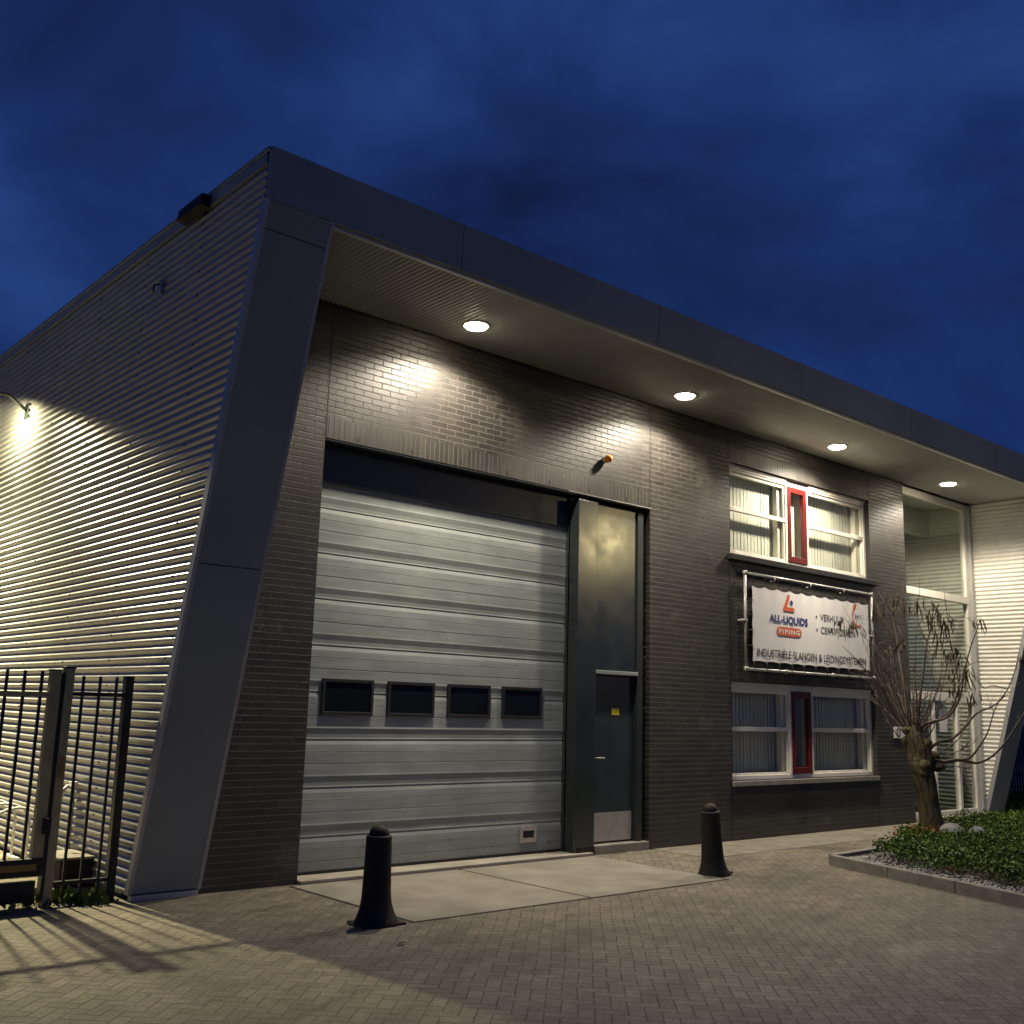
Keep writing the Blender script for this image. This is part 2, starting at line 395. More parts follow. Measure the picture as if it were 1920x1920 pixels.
# --- wings: leaning front column, corrugated cheeks, edge trims
def wing(x0, x1, outer_left):
    c = MB()
    yb, zb = yfront(.05), .05; yt, zt = YT, ZF
    # front sheet as a folded box 30 mm deep
    n = Vector((0, -(zt-zb), (yt-yb))).normalized()*.03
    def P(x, y, z, off=0): return (x, y+n.y*off, z+n.z*off)
    zz = [zb, 2.745, 5.43, zt]
    for a, b in zip(zz[:-1], zz[1:]):
        a2 = a+.004; b2 = b-.004
        ya, yb_ = yfront(a2), yfront(min(b2, ZF-.001))
        vs = [(x0, ya, a2), (x1, ya, a2), (x1, yb_, b2), (x0, yb_, b2), (x0, ya+.03, a2), (x1, ya+.03, a2), (x1, yb_+.03, b2), (x0, yb_+.03, b2)]
        c.add(vs, [(0,1,2,3),(4,7,6,5),(0,4,5,1),(1,5,6,2),(2,6,7,3),(3,7,4,0)])
    c.build('leaning_column', M['grey'], B, bevel=.003)
    k = MB()                          # backing (visible as the dark seams) and foot
    k.add([(x0+.01, yfront(.06)+.02, .06), (x1-.01, yfront(.06)+.02, .06), (x1-.01, YT+.02, ZF-.01), (x0+.01, YT+.02, ZF-.01)], [(0,1,2,3)])
    k.build('column_backing', M['black'], B)
    f = MB(); f.box(x0-.01, x1+.004, -.05, .02, .0, .046); f.build('column_foot', M['trim'], B)
    for xs_, sg in ((x0, -1), (x1, 1)):
        t = MB()
        xa = xs_+sg*.034; xb = xs_-sg*.0
        for (za, zb2) in ((.05, ZF-.001),):
            ya, yb2 = yfront(za), yfront(zb2); w = .075
            vs = [(xa, ya-.002, za), (xa, yb2-.002, zb2), (xa, yb2+w, zb2), (xa, ya+w, za), (xb, ya-.002, za), (xb, yb2-.002, zb2), (xb, yb2+w, zb2), (xb, ya+w, za)]
            t.add(vs, [(0,1,2,3),(4,7,6,5),(0,4,5,1),(1,5,6,2),(2,6,7,3),(3,7,4,0)])
        t.build('edge_trim', M['trim'], B)
wing(0, CW, True); wing(XG, XG+CW, False)
# inner cheek of the right wing (the bright one), inner cheek of the left wing and the right outer side
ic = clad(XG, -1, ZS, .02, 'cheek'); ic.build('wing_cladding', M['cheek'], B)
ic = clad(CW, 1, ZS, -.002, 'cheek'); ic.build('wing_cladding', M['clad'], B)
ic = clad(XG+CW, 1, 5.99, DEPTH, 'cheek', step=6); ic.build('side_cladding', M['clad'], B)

# --- fascia panels
fx = [-.03, 1.98, 4.77, 7.56, 10.35, 13.14, XG+CW+.03]
f = MB()
for a, b in zip(fx[:-1], fx[1:]):
    a2, b2 = a+.003, b-.003
    f.add([(a2, YT, ZF), (b2, YT, ZF), (b2, YT-.025, ZP), (a2, YT-.025, ZP), (a2, YT+.03, ZF), (b2, YT+.03, ZF), (b2, YT+.03, ZP), (a2, YT+.03, ZP)],
          [(0,1,2,3),(4,7,6,5),(0,4,5,1),(1,5,6,2),(2,6,7,3),(3,7,4,0)])
f.build('fascia', M['grey'], B, bevel=.002)
f = MB(); f.box(0, XG+CW, YT+.035, YT+.06, ZF+.01, ZP-.02); f.build('fascia_backing', M['black'], B)
f = MB(); f.box(-.03, XG+CW+.03, YT+.03, -.0, ZP-.012, ZP-.002); f.build('coping', M['grey'], B)

# --- ribbed soffit
def soffit():
    m = MB(); vs = []; fs = []
    x0, x1 = CW+.02, XG-.012; pit = .058; n = int((x1-x0)/pit*6)
    for k in range(n+1):
        x = x0+(x1-x0)*k/n; z = ZS+.0085*math.cos(2*PI*x/pit)
        vs += [(x, YT+.075, z), (x, -.03, z)]
    for k in range(n): fs.append((2*k, 2*k+2, 2*k+3, 2*k+1))
    m.add(vs, fs, 0, True)
    m.build('soffit', M['soffit'], B)
    e = MB(); e.box(CW+.0, XG, YT+.03, YT+.075, ZS-.012, ZS+.03); e.build('soffit_edge_trim', M['trim'], B)
    b = MB(); b.box(CW, XG, YT+.075, .02, ZS+.03, ZS+.05); b.build('soffit_backing', M['black'], B)
soffit()

# --- sectional door
def sectional():
    m = MB(); x0, x1 = XL+.0, 5.16; D = .235; p = .4575; top = 3.584+p*2
    pro = []; k = 0; z = top
    while z > .065:
        for dz, dy in ((0, .0), (.004, .008), (.014, .003), (.050, -.008), (.118, -.011), (.120, -.0085), (.124, -.0085), (.126, -.011), (.226, -.011), (.228, -.0075), (.236, -.0075), (.238, -.011),
                       (.335, -.011), (.350, -.0135), (.366, -.010), (.405, -.001), (.44, .001), (.4535, -.002)):
            zz = z-dz
            if zz > .060: pro.append((D+dy, zz))
        z -= p
    pro.append((D-.011, .060)); pro = [(D+(a-D)*.85, b) for a, b in pro]
    vs = []; fs = []
    for y, zz in pro: vs += [(x0, y, zz), (x1, y, zz)]
    for i in range(len(pro)-1): fs.append((2*i+2, 2*i+3, 2*i+1, 2*i))
    m.add(vs, fs)
    door = m.build('sectional_door', M['door'], B)
    door.data.shade_flat()
    for a, b in ((1.83, 2.435), (2.61, 3.215), (3.39, 3.995), (4.17, 4.78)):
        w = MB(); z0, z1 = 1.53, 1.888; t = .035; y0, y1 = D-.032, D-.004
        w.box(a, b, y0, y1, z0, z0+t); w.box(a, b, y0, y1, z1-t, z1); w.box(a, a+t, y0, y1, z0+t, z1-t); w.box(b-t, b, y0, y1, z0+t, z1-t)
        w.build('door_window', M['black'], door, bevel=.004)
        g = MB(); g.box(a+t, b-t, D-.018, D-.012, z0+t, z1-t); g.build('pane', M['dglass'], door)
    s = MB(); s.box(x0, x1, D-.016, D+.01, .037, .066); s.build('bottom_seal', M['black'], door)
    v = MB(); a, b, z0, z1 = 4.50, 4.74, .17, .345; y0, y1 = D-.028, D-.01
    v.box(a, b, y0, y1, z1-.05, z1); v.box(a, b, y0, y1, z0, z0+.045); v.box(a, a+.035, y0, y1, z0+.045, z1-.05); v.box(b-.035, b, y0, y1, z0+.045, z1-.05)
    v.build('hatch_plate', M['steel'], door)
    v = MB(); v.box(a+.035, b-.035, D-.014, D-.011, z0+.045, z1-.05); v.build('hatch_slot', M['black'], door)
sectional()
th = MB(); th.box(XL+.002, 5.40, -.06, .30, .0, .036); th.build('door_threshold', M['sill'], B, bevel=.006)

# --- casing, panel and personnel door
c = MB(); c.box(XL+.001, 5.139, .195, .222, 3.84, ZT-.015); c.build('header_panel', M['darkdoor'], B)
c = MB(); c.box(5.14, 5.475, .012, .30, .03, 4.175); c.build('door_casing', M['panel'], B, bevel=.006)
c = MB(); c.box(5.475, 6.245, .075, .14, 2.135, 4.165); c.build('upper_panel', M['panel'], B, bevel=.003)
c = MB(); c.box(6.245, 6.345, .045, .14, .05, 4.165); c.box(5.476, 5.52, .06, .14, .1, 2.08); c.build('door_frame', M['dark'], B, bevel=.003)
c = MB(); c.box(5.14, XR-.002, .16, .18, .03, ZT-.02); c.build('recess_backing', M['black'], B)
c = MB(); c.box(5.478, 6.243, .028, .14, 2.085, 2.13); c.build('drip_bar', M['grey'], B, bevel=.004)
pd = MB(); pd.box(5.522, 6.243, .115, .15, .115, 2.083); pdo = pd.build('personnel_door', M['darkdoor'], B, bevel=.003)
k = MB(); k.box(5.535, 6.225, .111, .1145, .125, .455); k.build('kick_plate', M['steel'], pdo)
k = MB(); k.box(5.86, 5.99, .1115, .1145, 1.60, 1.68); k.build('sticker', M['yellow'], pdo)
k = MB(); k.tube([(5.57, .114, 1.09), (5.57, .07, 1.09), (5.60, .062, 1.09), (5.69, .062, 1.09)], .010, 8); k.build('handle', M['galv'], pdo)
k = MB(); k.box(5.545, 5.595, .1105, .1145, .99, 1.19); k.build('lock_plate', M['dark'], pdo)
k = MB(); k.box(5.48, XR-.004, -.01, .20, 0, .10); k.build('door_step', M['conc2'], B, bevel=.008)
k = MB(); k.box(5.20, 5.46, -.006, .010, .03, .10); k.build('reflector_strip', M['iron'], B)

# --- windows
def window(z0, z1, name_lab):
    fr = MB(); y0, y1 = .075, .145; t = .06
    fr.box(W1+.003, W2-.003, y0, y1, z0+.003, z0+t); fr.box(W1+.003, W2-.003, y0, y1, z1-.10, z1-.003)
    xsp = [W1+.003, W1+t, 9.565, 9.61, 10.115, 10.16, W2-t, W2-.003]
    for a, b in ((xsp[0], xsp[1]), (xsp[2], xsp[3]), (xsp[4], xsp[5]), (xsp[6], xsp[7])): fr.box(a, b, y0-.002, y1, z0+t, z1-.10)
    w = fr.build('window', M['white'], B, label=name_lab, bevel=.004)
    zc = z0+(z1-z0)*.515
    for a, b in ((W1+t, 9.565), (10.16, W2-t)):
        s = MB(); q = .03; ya, yb = .092, .138
        s.box(a, b, ya-.012, yb, zc-.03, zc+.03)
        s.box(a, b, ya, yb, z1-.15, z1-.10); s.box(a, b, ya, yb, z0+t, z0+t+q); s.box(a, a+q, ya, yb, z0+t+q, zc-.03); s.box(b-q, b, ya, yb, z0+t+q, zc-.03)
        s.box(a, a+q, ya, yb, zc+.03, z1-.15); s.box(b-q, b, ya, yb, zc+.03, z1-.15)
        s.build('glazing_bar', M['white'], w, bevel=.003)
        for c0, c1 in ((z0+t+q, zc-.03), (zc+.03, z1-.15)):
            g = MB(); g.box(a+q, b-q, .118, .122, c0, c1); g.build('pane', M['glass'], w)
    # head profile stepped like a slim shutter case
    h = MB()
    for a, b in ((W1+.02, 9.565), (10.16, W2-.02)):
        for i in range(3): h.box(a, b, .045+.012*i, .074, z1-.035-.032*i, z1-.008-.032*i)
    h.build('head_profile', M['white'], w, bevel=.003)
    r = MB(); a, b = 9.612, 10.113; q = .085; ya, yb = .062, .13; c0, c1 = z0+t+.004, z1-.104
    r.box(a, b, ya, yb, c0, c0+q); r.box(a, b, ya, yb, c1-q, c1); r.box(a, a+q, ya, yb, c0+q, c1-q); r.box(b-q, b, ya, yb, c0+q, c1-q)
    r.build('red_sash', M['red'], w, bevel=.005)
    g = MB(); g.box(a+q, b-q, .105, .109, c0+q, c1-q); g.build('pane', M['glass'], w)
    # vertical blinds hung inside
    bl = MB(); x = W1+.05; 
    while x < W2-.05:
        a = math.radians(6+random.uniform(-3.5, 3.5)); hw = .0445
        dx, dy = math.cos(a)*hw, math.sin(a)*hw
        bl.quad((x-dx, .25-dy, z0+.05), (x+dx, .25+dy, z0+.05), (x+dx, .25+dy, z1-.06), (x-dx, .25-dy, z1-.06))
        x += .083
    bl.box(W1+.03, W2-.03, .22, .258, z1-.06, z1-.02)
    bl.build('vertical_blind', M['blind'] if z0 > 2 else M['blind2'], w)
    for xx in (9.455, W2-.185):
        fi = MB(); fi.box(xx, xx+.109, .146, .232, z0+.03, z1-.06); fi.build('inner_reveal', M['white'], w)
    ins = MB(); ins.box(W1, W2, .265, .8, z0-.12, z0-.02); ins.build('inner_sill', M['white'], w)
    bx = MB(); bx.quad((W1-.3, .9, z0-.6), (W2+.3, .9, z0-.6), (W2+.3, .9, z1+.4), (W1-.3, .9, z1+.4)); bx.build('room_backdrop', M['void'], w)
    return w
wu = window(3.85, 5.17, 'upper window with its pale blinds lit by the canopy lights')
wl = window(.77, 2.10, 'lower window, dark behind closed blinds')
sl = MB(); sl.box(W1-.06, W2+.10, -.075, .07, 3.765, 3.846); sl.build('window_sill', M['black'], wu, bevel=.005)
sl = MB(); sl.box(W1+.0, W2-.0, -.035, .07, .70, .766); sl.build('window_sill', M['conc2'], wl, bevel=.005)
sl = MB(); sl.box(W1-.02, W2+.06, -.022, .0, .50, .698); sl.build('sill_apron', M['black'], wl)

# --- glazed entrance
def entrance():
    y0, y1 = .05, .13
    m = MB(); m.box(XB+.004, XG-.02, y0, y1, 5.50, 5.63)
    m.box(XB+.004, 15.24, y0-.025, y1, 3.76, 3.885); m.box(XB+.004, 15.24, y0-.02, y1, 1.985, 2.125)
    m.box(XB+.004, 15.24, y0, y1, .07, .14)
    m.box(15.24, 15.36, y0-.01, y1, .06, 5.50); m.box(XB+.004, XB+.05, y0, y1, .14, 5.50)
    g = m.build('entrance_glazing', M['white'], B, bevel=.004)
    j2 = MB(); j2.box(15.362, XG-.025, -.01, .14, .0, 5.60); j2.build('corner_jamb', M['trim'], g, bevel=.004)
    m = MB(); m.box(13.76, 13.83, y0-.012, y1, .14, 1.985); m.box(14.62, 14.70, y0-.012, y1, .14, 1.985); m.build('door_stile', M['white'], g, bevel=.004)
    for a, b, c0, c1 in ((XB+.05, 15.24, 3.885, 5.50), (XB+.05, 15.24, 2.125, 3.76), (XB+.05, 13.76, .14, 1.985), (13.83, 14.62, .14, 1.985), (14.70, 15.24, .14, 1.985)):
        p = MB(); p.box(a, b, .088, .094, c0, c1); p.build('pane', M['glass2'], g)
    k = MB(); k.tube([(14.56, .04, .85), (14.56, .0, .9), (14.56, .0, 1.25), (14.56, .04, 1.3)], .012, 8); k.build('pull_handle', M['galv'], g)
    s = MB(); s.box(XB, 15.36, -.12, .2, 0, .066); s.build('entrance_step', M['conc2'], g, bevel=.006)
    n = MB(); n.box(14.05, 14.33, .080, .086, 1.45, 1.83); n.build('notice', M['paper'], g)
    # lobby behind the glass
    i = MB(); i.box(XB+.0, XG, .2, 2.9, 0.02, .06); i.build('lobby_floor', M['void'], g)
    i = MB(); i.box(XB-.2, XG+.2, 2.9, 3.0, 0, 5.6); i.box(XB-.1, XB-.002, .32, 2.9, 0, 5.6); i.box(XB-.1, XG+.1, .14, 2.9, 5.62, 5.68); i.build('lobby_wall', M['lobby'], g)
    i = clad(XG, -1, 5.1, 2.9, 'c'); i.v = [(a, max(b, .16), c) for a, b, c in i.v]; i.build('lobby_cladding', M['lobbyclad'], g)
    i = MB(); i.box(XB, XG-.02, .82, .95, 5.12, 5.60); i.box(XG-.045, XG-.012, .16, .82, 5.12, 5.60); i.build('bulkhead', M['lobby'], g)
    i = MB(); i.box(14.0, 14.06, 1.2, 1.32, .5, 1.55); i.build('hose_cabinet', M['red'], g)
    i = MB(); i.box(13.95, 14.9, 2.78, 2.88, .15, .85); i.build('radiator', M['white'], g)
    i = MB(); i.box(13.0, 15.4, 1.7, 1.78, 2.05, 2.25); i.build('landing_edge', M['dark'], g)
entrance()

# ------------------------------------------------------------------ canopy downlights
LX = (2.95, 6.40, 9.94, 13.40)
LLAB = ('round downlight in the canopy above the sectional door, nearest the leaning column', 'round downlight in the canopy above the personnel door',
        'round downlight in the canopy above the upper window', 'round downlight in the canopy above the glazed entrance')
def light_nodes_spot(ld):
    # luminous intensity curve of a wide downlight (as in a photometric file), by angle from straight down
    ld.use_nodes = True; t = ld.node_tree; n = t.nodes; em = n['Emission']
    tc = n.new('ShaderNodeTexCoord'); sp = n.new('ShaderNodeSeparateXYZ'); t.links.new(tc.outputs['Normal'], sp.inputs[0])
    ab = n.new('ShaderNodeMath'); ab.operation = 'ABSOLUTE'; t.links.new(sp.outputs[2], ab.inputs[0])
    rp = n.new('ShaderNodeValToRGB'); t.links.new(ab.outputs[0], rp.inputs[0]); e = rp.color_ramp.elements
    e[0].position = .26; e[0].color = (0, 0, 0, 1); e[1].position = 1.; e[1].color = (1.08, 1.08, 1.08, 1)
    for p, v in ((.36, .22), (.50, .70), (.62, .80), (.76, .72), (.90, .86)):
        q = e.new(p); q.color = (v, v, v, 1)
    t.links.new(rp.outputs[0], em.inputs['Strength'])
protod = None
for n, x in enumerate(LX):
    d = thing('downlight', (x, -.60, ZS), LLAB[n], 'ceiling light', 'downlights along the canopy soffit')
    if protod is None:
        m = MB(); m.lathe([(.118, .02), (.150, .02), (.150, -.012), (.146, -.018), (.122, -.018), (.118, -.012)], x, -.60, 32, z0=ZS); ring = m.build('trim_ring', M['white'], d)
        m = MB(); m.lathe([(.117, .0), (.117, -.022), (.108, -.034), (.06, -.042), (.001, -.044)], x, -.60, 32, z0=ZS); lens = m.build('lens', M['lens'], d)
        protod = (x, ring, lens)
    else:
        for o in protod[1:]:
            c = o.copy(); COL.objects.link(c); c.parent = d; c.matrix_parent_inverse = Matrix.Translation((-protod[0], .60, -ZS))
    ld = bpy.data.lights.new('lamp', 'SPOT'); ld.energy = 820; ld.color = (1., .88, .70); ld.spot_size = math.radians(158); ld.spot_blend = .35; ld.shadow_soft_size = .09; light_nodes_spot(ld)
    lo = bpy.data.objects.new('lamp', ld); COL.objects.link(lo); lo.parent = d; lo.location = (0, 0, -.055)

# ------------------------------------------------------------------ yard floodlight on the side wall
nv = Vector((.13, .27, -1.)).normalized(); LP = Vector((-.60, 4.3, 5.16))
fl = thing('floodlight', (0, 4.4, 5.0), 'yard floodlight on a short arm from the corrugated side wall, lit', 'floodlight')
m = MB(); m.tube([(-.01, 4.42, 5.05), (-.25, 4.40, 5.2), (-.50, 4.33, 5.20)], .022, 8); m.box(-.03, .0, 4.34, 4.5, 4.95, 5.15); m.build('arm', M['dark'], fl)
rot = nv.to_track_quat('-Z', 'Y').to_matrix().to_4x4(); rot.translation = LP
m = MB(); m.box(-.15, .15, -.19, .19, .012, .09); m.box(-.16, -.15, -.2, .2, -.012, .06); m.box(.15, .16, -.2, .2, -.012, .06); m.box(-.15, .15, -.2, -.19, -.012, .06); m.box(-.15, .15, .19, .2, -.012, .06)
m.v = [tuple(rot @ Vector(p)) for p in m.v]; m.build('housing', M['dark'], fl)
m = MB(); m.box(-.145, .145, -.185, .185, -.004, .006); m.v = [tuple(rot @ Vector(p)) for p in m.v]; m.build('lens', M['flood'], fl)
ld = bpy.data.lights.new('flood_lamp', 'SPOT'); ld.energy = 8200; ld.color = (1., .88, .52); ld.spot_size = math.radians(178); ld.spot_blend = .12; ld.shadow_soft_size = .085
ld.use_nodes = True; ft = ld.node_tree; fnn = ft.nodes
ftc = fnn.new('ShaderNodeTexCoord'); loc_wall = rot.to_3x3().inverted() @ Vector((1, 0, 0))
fd = fnn.new('ShaderNodeVectorMath'); fd.operation = 'DOT_PRODUCT'; ft.links.new(ftc.outputs['Normal'], fd.inputs[0]); fd.inputs[1].default_value = loc_wall
fr_ = fnn.new('ShaderNodeMapRange'); ft.links.new(fd.outputs['Value'], fr_.inputs[0])
fr_.inputs[1].default_value = .07; fr_.inputs[2].default_value = .42; fr_.inputs[3].default_value = 1.; fr_.inputs[4].default_value = .10
fs_ = fnn.new('ShaderNodeSeparateXYZ'); ft.links.new(ftc.outputs['Normal'], fs_.inputs[0]); fa = fnn.new('ShaderNodeMath'); fa.operation = 'ABSOLUTE'; ft.links.new(fs_.outputs[2], fa.inputs[0])
fm = fnn.new('ShaderNodeMath'); fm.operation = 'MULTIPLY'; ft.links.new(fr_.outputs[0], fm.inputs[0]); ft.links.new(fa.outputs[0], fm.inputs[1]); ft.links.new(fm.outputs[0], fnn['Emission'].inputs['Strength'])
lo = bpy.data.objects.new('flood_lamp', ld); COL.objects.link(lo)
mm = rot.copy(); mm.translation = LP+nv*.03; lo.matrix_world = mm; lo.parent = fl; lo.matrix_parent_inverse = Matrix.Translation((0, -4.4, -5.0))

# small fittings on the hall
b = thing('roof_edge_box', (-.05, .0, 6.05), 'dark box fitting fixed to the eave of the corrugated side wall', 'fitting')
m = MB(); m.prism([(-.15, 5.95), (-.05, 5.93), (-.05, 6.055), (-.14, 6.055)], 1, -.52, -.02); m.build('case', M['iron'], b, bevel=.008)
m = MB(); m.box(-.06, .02, -.35, -.22, 5.94, 5.975); m.build('bracket', M['dark'], b)
b = thing('cable_bracket', (-.03, .5, 5.5), 'small metal cable bracket high on the corrugated side wall', 'bracket')
m = MB(); m.box(-.05, -.02, .46, .54, 5.42, 5.56); m.build('plate', M['galv'], b); m = MB(); m.tube([(-.05, .5, 5.52), (-.10, .5, 5.50), (-.10, .5, 5.43)], .008, 6); m.build('hook', M['black'], b)
b = thing('alarm_beacon', (5.556, 0, 4.733), 'orange alarm beacon on the brick wall above the personnel door', 'alarm light')
m = MB(); m.tube([(5.556, .0, 4.733), (5.556, -.055, 4.733)], .038, 20); m.build('base', M['paper'], b)
m = MB(); m.tube([(5.556, -.05, 4.733), (5.556, -.09, 4.733), (5.556, -.115, 4.733), (5.556, -.13, 4.733)], [.048, .046, .032, .008], 20); m.build('dome', M['amber'], b)

# ------------------------------------------------------------------ banner in its tube frame
fr = thing('advertising_banner', (10.0, -.12, 2.9), 'white banner with blue and orange logo laced into a tube frame between the windows', 'banner')
fx0, fx1, fz0, fz1, fy = 8.26, 11.56, 2.262, 3.583, -.14
for P_ in ([(fx0, fy, fz0), (fx0, fy, fz1)], [(fx1, fy, fz0), (fx1, fy, fz1)], [(fx0, fy, fz1), (fx1, fy, fz1)], [(fx0, fy, fz0), (fx1, fy, fz0)]):
    m = MB(); m.tube(P_, .021 if P_[0][0] == P_[1][0] else .0205, 12); m.build('frame_tube', M['galv'], fr)
for x, z in ((fx0, fz0), (fx0, fz1), (fx1, fz0), (fx1, fz1)):
    m = MB(); m.lathe([(.02, -.032), (.031, -.028), (.033, 0), (.031, .028), (.02, .032)], x, fy, 14, z0=z); m.build('corner_fitting', M['galv'], fr)
for x, z in ((fx0, 2.92), (fx1, 2.92)): m = MB(); m.tube([(x-.09, fy, z), (x+.03, fy, z)], .020, 10); m.tube([(x-.07, fy, z), (x-.07, .0, z)], .016, 8); m.build('wall_bracket', M['galv'], fr)
for x in (8.95, 9.85, 10.75):
    m = MB(); m.tube([(x, fy, fz1), (x, fy, fz1-.06)], .022, 8); m.tube([(x, fy, fz1-.05), (x, 0, fz1-.05)], .012, 8); m.build('wall_bracket', M['galv'], fr)
for x in (9.2, 10.4): m = MB(); m.tube([(x, fy, fz0-.03), (x, fy, fz0+.03)], .026, 8); m.tube([(x, fy, fz0), (x, 0, fz0)], .012, 8); m.build('wall_bracket', M['galv'], fr)
bx0, bx1, bz0, bz1 = 8.395, 11.44, 2.372, 3.435
NS = 10
def btop(u): s = (u*NS) % 1.; return bz1-.012-.030*math.sin(PI*s)
def bbot(u): s = (u*NS*1.0) % 1.; return bz0+.012*math.sin(PI*s)
by = -.155
m = MB(); nu, nvv = 120, 14; vs = []
for i in range(nu+1):
    u = i/nu
    for jj in range(nvv+1):
        w = jj/nvv; z = bbot(u)*(1-w)+btop(u)*w
        y = by+.004*math.sin(u*NS*2*PI)*(w**6)+.003*math.sin(u*NS*2*PI+1.)*((1-w)**6)+.0012*math.sin(u*5+w*3)
        sx = .012*math.sin(PI*((w*4) % 1.))
        x = bx0+sx+(bx1-bx0-2*sx)*u
        vs.append((x, y, z))
fs = [(i*(nvv+1)+jj, (i+1)*(nvv+1)+jj, (i+1)*(nvv+1)+jj+1, i*(nvv+1)+jj+1) for i in range(nu) for jj in range(nvv)]
m.add(vs, fs, 0, True)
ban = m.build('cloth', M['banner'], fr)
def cord(P_):
    m = MB(); m.tube(P_, .0045, 5); m.build('bungee_cord', M['black'], fr)
for i in range(NS+1):
    x = bx0+.02+(bx1-bx0-.04)*i/NS
    cord([(x, by-.004, bz1-.02), (x+.004, fy-.024, fz1), (x+.002, fy+.0, fz1+.024)])
    cord([(x, by-.004, bz0+.015), (x+.004, fy-.024, fz0), (x, fy, fz0-.024)])
for i in range(1, 5):
    z = bz0+(bz1-bz0)*i/5
    cord([(bx0+.02, by-.004, z), (fx0, fy-.024, z)]); cord([(bx1-.02, by-.004, z), (fx1, fy-.024, z)])
BY = by-.0045
def text(s, x0, x1, z0, z1, mat, off=0., name='lettering', y=BY, parent=ban, spacing=1.):
    cu = bpy.data.curves.new(name, 'FONT'); cu.body = s; cu.size = 1.; cu.offset = off; cu.space_character = spacing
    o = bpy.data.objects.new(name, cu); COL.objects.link(o)
    dg = bpy.context.evaluated_depsgraph_get(); me = bpy.data.meshes.new_from_object(o.evaluated_get(dg))
    COL.objects.unlink(o); bpy.data.objects.remove(o)
    xs = [v.co.x for v in me.vertices]; ys = [v.co.y for v in me.vertices]
    ax, bx_ = min(xs), max(xs); ay, by_ = min(ys), max(ys)
    for v in me.vertices:
        v.co = Vector((x0+(v.co.x-ax)/(bx_-ax)*(x1-x0), y, z0+(v.co.y-ay)/(by_-ay)*(z1-z0)))
    me.materials.clear(); me.materials.append(mat)
    ob = bpy.data.objects.new(name, me); COL.objects.link(ob); ob.parent = parent
    ob.matrix_parent_inverse = Matrix.Translation(-Vector(parent.location))
    return ob
text('ALL-LIQUIDS', 8.79, 9.74, 2.925, 3.055, M['blue'], .030)
text('INDUSTRIËLE SLANGEN & LEIDINGSYSTEMEN', 8.49, 11.31, 2.445, 2.580, M['ink'], .010)
text('VERHUUR', 10.07, 10.72, 3.055, 3.155, M['ink'], .006)
text('CERTIFICEREN', 10.08, 11.02, 2.865, 2.965, M['ink'], .006)
text('24/7', 11.02, 11.22, 3.165, 3.225, M['blue'], .012)
def disc(m, cx, cz, r, y, n=20):
    vs = [(cx+r*math.cos(2*PI*k/n), y, cz+r*math.sin(2*PI*k/n)) for k in range(n)]; m.add(vs, [tuple(range(n))[::-1]])
m = MB(); disc(m, 9.97, 3.105, .018, BY); disc(m, 9.98, 2.915, .018, BY); m.build('bullet_dot', M['ink'], ban)
# pill with word
m = MB(); r_ = .062; cz = 2.83; vs = []
for k in range(13): a = PI/2+PI*k/12; vs.append((8.965+r_+r_*math.cos(a), BY, cz+r_*math.sin(a)))
for k in range(13): a = -PI/2+PI*k/12; vs.append((9.575-r_+r_*math.cos(a), BY, cz+r_*math.sin(a)))
m.add(vs, [tuple(range(len(vs)))]); m.build('logo_pill', M['orange'], ban)
text('PIPING', 9.01, 9.53, cz-.034, cz+.034, M['banner'], .03, y=BY-.0015, spacing=1.35)
# chevron logo: leaning stroke and foot, with a dot
def stroke(m, pts, w, y):
    for (a, b) in zip(pts[:-1], pts[1:]):
        d = Vector((b[0]-a[0], b[1]-a[1])).normalized(); nn = Vector((-d.y, d.x))*w/2
        m.add([(a[0]+nn.x, y, a[1]+nn.y), (b[0]+nn.x, y, b[1]+nn.y), (b[0]-nn.x, y, b[1]-nn.y), (a[0]-nn.x, y, a[1]-nn.y)], [(0,1,2,3)])
    for q, p in enumerate(pts): disc(m, p[0], p[1], w/2, y-.0004*(q+1), 14)
m = MB(); stroke(m, [(9.265, 3.335), (9.165, 3.155)], .066, BY); stroke(m, [(9.165, 3.155), (9.375, 3.155)], .062, BY-.002); m.build('logo_mark', M['orange'], ban)
m = MB(); disc(m, 9.335, 3.255, .036, BY-.001); m.build('logo_dot', M['blue'], ban)
# round-the-clock arrow
m = MB(); cx, cz = 11.12, 3.195; n = 22
for k in range(n):
    a0 = math.radians(128+(300-128)*k/n); a1 = math.radians(128+(300-128)*(k+1)/n); ri, ro = .135, .165
    m.add([(cx+ri*math.cos(a0), BY, cz+ri*math.sin(a0)), (cx+ro*math.cos(a0), BY, cz+ro*math.sin(a0)), (cx+ro*math.cos(a1), BY, cz+ro*math.sin(a1)), (cx+ri*math.cos(a1), BY, cz+ri*math.sin(a1))], [(0,3,2,1)])
m.add([(cx-.145, BY-.001, cz+.09), (cx-.05, BY-.001, cz+.13), (cx-.04, BY-.001, cz+.205), (cx-.12, BY-.001, cz+.18)], [(0,3,2,1)])
m.build('clock_arrow', M['orange'], ban)
m = MB()
for k in range(8):
    a = math.radians(75-20*k); m.add([(cx+q*math.cos(a+da), BY, cz+q*math.sin(a+da)) for q, da in ((.125, .03), (.125, -.03), (.155, -.025), (.155, .025))], [(0,1,2,3)])
m.build('clock_tick', M['ink'], ban)

fr.scale = (1.012, 1., 1.007); fr.location = (10.096, -.052, 2.9125)

